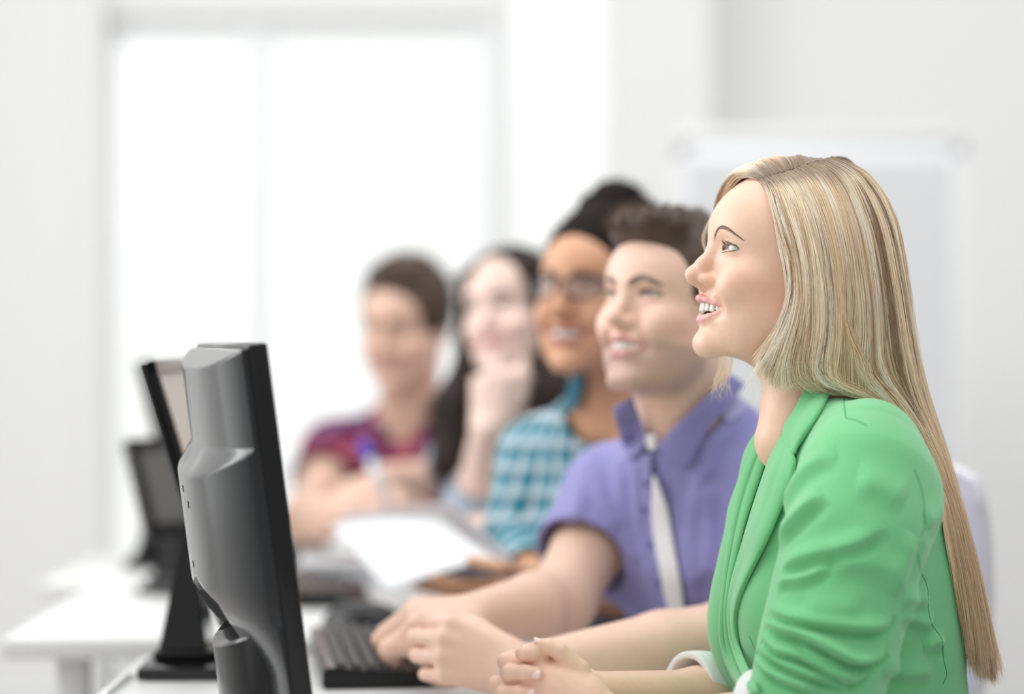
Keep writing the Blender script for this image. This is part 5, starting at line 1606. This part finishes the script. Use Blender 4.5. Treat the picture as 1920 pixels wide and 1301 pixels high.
def build_furniture():
    desk(-.492, .188, 1.66, 3.20, 'white desk under the nearest monitor and the clasped hands')
    desk(-.715, .085, 3.38, 4.13, 'white desk with a square leg, in the middle of the row')
    desk(-.81, -.10, 4.15, 4.68, 'white desk at the far end, under the writing arms')
    bulge_monitor(P(582, 1318, 2.36), P(490, 643, 2.36), 14.3, .41)
    flat_monitor((-.352, 3.09, DZ + .0005), 1, 17, .41, .33, .235, 'slim black monitor with a pale screen, standing just behind the nearest monitor', M['beige_screen'], M['black_plastic'])
    flat_monitor((-.487, 3.98, DZ + .0005), -32, 17, .34, .165, .178, 'small grey monitor on the middle desk, left of the papers', M['grey_shell'], M['grey_shell'], foot=.6)
    flat_monitor((-.60, 4.50, DZ + .0005), 4, 14, .38, .30, .235, 'dark monitor farthest away, mostly hidden behind the pale screened one', M['screen'], M['black_plastic'])
    keyboard((-.176, 3.12, DZ + .0005), 7, .43, .155, 'black keyboard with grey keys under the curled hand by the nearest monitor')
    keyboard((-.308, 3.925, DZ + .0005), 5, .33, .15, 'black keyboard on the middle desk, partly under the paper stack')
    keyboard((-.39, 4.575, DZ + .0005), 3, .22, .14, 'dark keyboard farthest away, beyond the paper stack')
    mouse((-.196, 3.36 - .04, DZ) if False else (-.20, 3.318, DZ), 12, 'black computer mouse between the nearest keyboard and the raised papers', .96) if False else None
    mouse((-.110, 3.02, DZ), 70, 'black computer mouse beyond the nearest keyboard, in front of the papers', 1.0) if False else None
    r = mouse((-.212, 3.475, DZ + .0005), 65, 'black computer mouse beyond the nearest keyboard, in front of the papers', 1.15)
    # stack of loose sheets on the middle desk
    s = root_at('paper_stack', (-.275, 4.305, DZ + .0005), (0, 0, 4), label='white stack of paper lying flat behind the second keyboard', cat='paper')
    for i in range(6):
        part('sheet', box_bm((-.105, -.140, .0135 + i * .003), (.105, .140, .0155 + i * .003), M4=Matrix.Rotation(math.radians((i * 37 % 9) - 4), 4, 'Z')), M['paper'], s)
    part('folder', box_bm((-.110, -.145, 0), (.110, .145, .013), .002), M['paper'], s)
    # notebook held open
    TL, TR, BR = P(640, 968, 3.825), P(852, 944, 3.741), P(968, 1063, 3.433)
    BL = TL + BR - TR
    def quad_slab(name, A, B, C_, D, n, bend, thick, mat, par):
        rows = [[(A * (1 - u) + B * u) * (1 - v) + (D * (1 - u) + C_ * u) * v + V(0, 0, bend * math.sin(math.pi * u)) for u in np.linspace(0, 1, n)] for v in np.linspace(0, 1, n)]
        return sheet(name, rows, thick, mat, par, out=(0, 0, 1))
    c = (TL + TR + BR + BL) / 4
    nb = empty('notebook', c, 'open notebook with white pages and a grey cover, held up over the middle desk', 'notebook')
    up = np.cross(TR - TL, TL - BL); up /= np.linalg.norm(up); up *= np.sign(up[2])
    quad_slab('cover', TL, TR, BR, BL, 8, 0, .006, M['paper_lilac'], nb)
    ins = lambda a, b, c_, d, x0, x1, y0, y1: [(a * (1 - x) + b * x) * (1 - y) + (d * (1 - x) + c_ * x) * y for x, y in ((x0, y0), (x1, y0), (x1, y1), (x0, y1))]
    q = ins(TL, TR, BR, BL, .0, .93, .10, .97); quad_slab('pages', *[p + up * .006 for p in q], 8, .002, .006, M['paper_grey'], nb)
    q = [P(625, 998, 3.760), P(828, 988, 3.637), P(940, 1064, 3.410), P(735, 1125, 3.470)]
    q2 = [P(560, 990, 3.866), P(830, 983, 3.647), P(950, 1066, 3.396), P(890, 1128, 3.386)]
    lo = empty('loose_sheet', (q[0] + q[1] + q[2] + q[3]) / 4, 'white sheet of paper lying on the open notebook and drooping towards the desk', 'paper')
    quad_slab('page', *[p + up * .012 for p in q], 12, .006, .002, M['paper'], lo)
    # pen
    a, b = P(731, 950, 4.17), P(680, 829, 4.19)
    pen = empty('pen', a, 'white ballpoint pen with a blue end, held by the writing hand', 'pen')
    tube('barrel', [a, a * .5 + b * .5, a * .24 + b * .76], [.006, .0085, .0085], M['pen_body'], pen, 14)
    tube('cap', [a * .25 + b * .75, a * .02 + b * .98, b], [.0100, .0098, .0075], M['blue_cap'], pen, 14)
    # cable
    pts = spline([P(272, 1226, 2.985), P(262, 1225, 2.99), P(250, 1224, 3.0), P(225, 1240, 2.98), P(205, 1262, 2.90), P(195, 1290, 2.78)], 40)
    pts[:, 2] = DZ + .0035; pts = pts[pts[:, 0] > -.478]
    o = tube('cable', pts, .003, M['white_paint'], None, 8); tag(o, 'thin white cable lying on the near desk by the monitor foot', 'cable')
    # chairs
    ch = office_chair((.335, 3.215, 0), 42, 'pale grey mesh chair behind the purple shirt, its back just past the blonde hair')
    for x, y, yaw, lab in ((.42, 2.61, 93, 'pale grey mesh chair under the person in the green jacket'), (.262, 3.73, 42, 'pale grey mesh chair under the person with glasses'),
                           (.10, 4.27, 35, 'pale grey mesh chair under the person with long dark hair'), (-.15, 4.91, 15, 'pale grey mesh chair under the person in the red checked shirt')):
        c = copy_tree(ch); c.location = (x, y, 0); c.rotation_euler = (0, 0, math.radians(180 - yaw) if False else math.radians(180 - yaw)); c['label'] = lab
    ch.rotation_euler = (0, 0, math.radians(180 - 42))
    # flip chart
    f = root_at('flip_chart', (.765, 6.02, 0), (0, 0, -2), label='white flip chart board with pale metal frame standing before the right wall', cat='board')
    w = .345; z0, z1 = .62, 1.605
    part('board', box_bm((-w, -.012, z0), (w, .012, z1), .004), M['board'], f, True)
    part('top_rail', box_bm((-w - .005, -.026, z1 - .012), (w - .02, .018, z1 + .022), .006), M['white_paint'], f, True)
    for sx in (-1, 1):
        part('side_rail', box_bm((sx * w - .008, -.018, z0), (sx * w + .008, .016, z1 - .03), .004), M['wall_pale'], f, True)
        part('corner_clip', box_bm((sx * w - .014, -.024, z1 - .045), (sx * w + .014, .020, z1 - .008), .006), M['metal_grey'], f, True)
    part('pad', box_bm((-w + .02, -.018, z0 + .03), (w - .02, -.012, z1 - .06)), M['paper'], f)
    part('tray', box_bm((-w, -.07, z0 - .02), (w, .012, z0), .004), M['metal_grey'], f, True)
    for (dx, dy) in ((-.30, -.12), (.30, -.12), (0, .45)):
        g = tube('leg', [V(dx * .25, .045, 1.35), V(dx * .6, .045 + max(dy, 0) * .4, .62), V(dx, .03 + dy, .012)], .012, M['metal_grey'], None, 10); g.parent = f
# ------------------------------------------------------------------ the room
def solid(name, boxes, mat, kind='structure', bev=0.0):
    b = bmesh.new()
    for lo, hi in boxes: box_bm(lo, hi, bev, 2, b)
    o = bpy.data.objects.new(name, bm_mesh(b, name)); COL.objects.link(o); o.data.materials.append(mat)
    if kind: o['kind'] = kind
    return o

def build_room():
    WY = 7.0
    X = lambda px, d=WY: (px - CX) * d / F_PX
    Z = lambda py, d=WY: CAM_H - (py - HOR) * d / F_PX
    zt = Z(34)
    # back wall with two openings, pier, and the recessed stretch on the right
    solid('wall_back', [((-4.5, WY, 0), (X(196), WY + .25, 3.0)), ((X(196), WY, zt), (X(925), WY + .25, 3.0)), ((X(925), WY, 0), (X(948), WY + .25, 3.0)),
                        ((X(948), WY, 2.55), (X(1142), WY + .25, 3.0)), ((X(1142), WY, 0), (X(1335), WY + .45, 3.0)), ((X(196), WY, 0), (X(925), WY + .25, .10)), ((X(948), WY, 0), (X(1142), WY + .25, .10))], M['wall'])
    solid('wall_right', [((X(1335), WY + .20, 0), (4.5, WY + .45, 3.0))], M['wall'])
    solid('trim_1', [((X(152, WY - .06), WY - .06, 0), (X(192, WY - .06), WY, 3.0))], M['wall'])
    solid('floor', [((-4.5, -2.5, -.1), (4.5, WY + .45, 0))], M['floor'])
    solid('baseboard_back', [((-4.5, WY - .015, 0), (X(150), WY, .08))], M['white_paint'])
    def window(n, x0, x1, z0, z1, left=.0, right=.0, top=.05):
        w = root_at('window_%d' % n, ((x0 + x1) / 2, WY + .10, z0)); w['kind'] = 'structure'
        W, H = (x1 - x0) / 2, z1 - z0
        b = bmesh.new()
        for lo, hi in (((-W, -.05, 0), (-W + max(left, .02), .05, H)), ((W - max(right, .02), -.05, 0), (W, .05, H)), ((-W + max(left, .02) + .001, -.045, H - top), (W - max(right, .02) - .001, .045, H)), ((-W + max(left, .02) + .001, -.045, 0), (W - max(right, .02) - .001, .045, .06))): box_bm(lo, hi, .004, 1, b)
        part('frame', b, M['win_frame'], w)
        part('pane', box_bm((-W + .01, -.004, .03), (W - .01, .004, H - .02)), M['pane'], w)
    window(1, X(196), X(496), .10, zt, right=X(492) - X(446))
    window(2, X(496), X(925), .10, zt, right=X(922) - X(874))
    window(3, X(948), X(1142), .10, 2.55)

def build_light():
    w = bpy.data.worlds.new('sky'); bpy.context.scene.world = w; w.use_nodes = True
    nt = w.node_tree; bg = nt.nodes['Background']
    # overcast daylight: a bright even sky, faint cloud
    tc = nt.nodes.new('ShaderNodeTexCoord'); n = nt.nodes.new('ShaderNodeTexNoise'); n.inputs['Scale'].default_value = 7; n.inputs['Detail'].default_value = 3
    nt.links.new(tc.outputs['Generated'], n.inputs['Vector'])
    r = nt.nodes.new('ShaderNodeValToRGB'); r.color_ramp.elements[0].position = .36; r.color_ramp.elements[0].color = (.93, .93, .905, 1)
    r.color_ramp.elements[1].position = .60; r.color_ramp.elements[1].color = (.985, 1.0, 1.0, 1)
    nt.links.new(n.outputs['Fac'], r.inputs['Fac'])
    # brighter overhead and towards the window side, dimmer behind the lens
    d = nt.nodes.new('ShaderNodeVectorMath'); d.operation = 'DOT_PRODUCT'; d.inputs[1].default_value = (-.42, .62, .66)
    nt.links.new(tc.outputs['Generated'], d.inputs[0])
    mr = nt.nodes.new('ShaderNodeMapRange'); mr.inputs['From Min'].default_value = -.60; mr.inputs['From Max'].default_value = .9; mr.inputs['To Min'].default_value = .50; mr.inputs['To Max'].default_value = 1.26
    nt.links.new(d.outputs['Value'], mr.inputs['Value'])
    sc = nt.nodes.new('ShaderNodeVectorMath'); sc.operation = 'SCALE'
    nt.links.new(r.outputs['Color'], sc.inputs[0]); nt.links.new(mr.outputs['Result'], sc.inputs['Scale']); nt.links.new(sc.outputs['Vector'], bg.inputs['Color'])
    bg.inputs['Strength'].default_value = WORLD
    def area(name, loc, at, size, energy, col=(1, 1, 1)):
        l = bpy.data.lights.new(name, 'AREA'); l.energy = energy; l.shape = 'RECTANGLE'; l.size, l.size_y = size; l.color = col
        o = bpy.data.objects.new(name, l); COL.objects.link(o); o.location = loc
        o.rotation_euler = (Vector(at) - Vector(loc)).to_track_quat('-Z', 'Y').to_euler()
        return o
    area('window_daylight', (-3.1, 3.3, 2.2), (.2, 2.8, 1.0), (2.8, 1.8), KEY)  # area light standing in for daylight from unseen left-hand windows
    area('overhead_fill', (.1, 2.3, 3.4), (.1, 2.9, .7), (2.4, 1.2), TOP)  # added fill without a fixture, brightens shoulders and other upward faces
    area('overhead_fill', (.3, 3.6, 3.2), (.3, 7.0, 1.1), (5.0, .8), BACK)  # added fill aimed at the back wall to lighten it, no fixture

def build_camera():
    c = bpy.data.cameras.new('camera'); co = bpy.data.objects.new('camera', c); COL.objects.link(co)
    co.location = (0, 0, CAM_H); co.rotation_euler = (math.pi / 2, 0, 0)
    c.sensor_width = 36; c.lens = F_PX / 1920 * 36; c.shift_y = -(650.5 - HOR) / 1920
    c.dof.use_dof = True; c.dof.focus_distance = 2.545; c.dof.aperture_fstop = (c.lens / 1000) / .058; c.dof.aperture_blades = 0
    c.clip_start = .05; c.clip_end = 100
    s = bpy.context.scene; s.camera = co
    s.view_settings.view_transform = 'Standard'; s.view_settings.look = 'None'; s.view_settings.exposure = EXPO; s.view_settings.gamma = 1; s.view_settings.use_curve_mapping = False
    s.cycles.use_denoising = True; s.cycles.max_bounces = 8; s.cycles.diffuse_bounces = 4; s.cycles.glossy_bounces = 3; s.cycles.transparent_max_bounces = 12
    s.cycles.sample_clamp_indirect = 6.0
WORLD, KEY, TOP, BACK, EXPO = 1.14, 68.0, 20.0, 44.0, 0.0
build_room(); build_furniture()
build_man(); build_glasses_woman(); build_brunette(); build_boy(); build_blonde()
build_light(); build_camera()
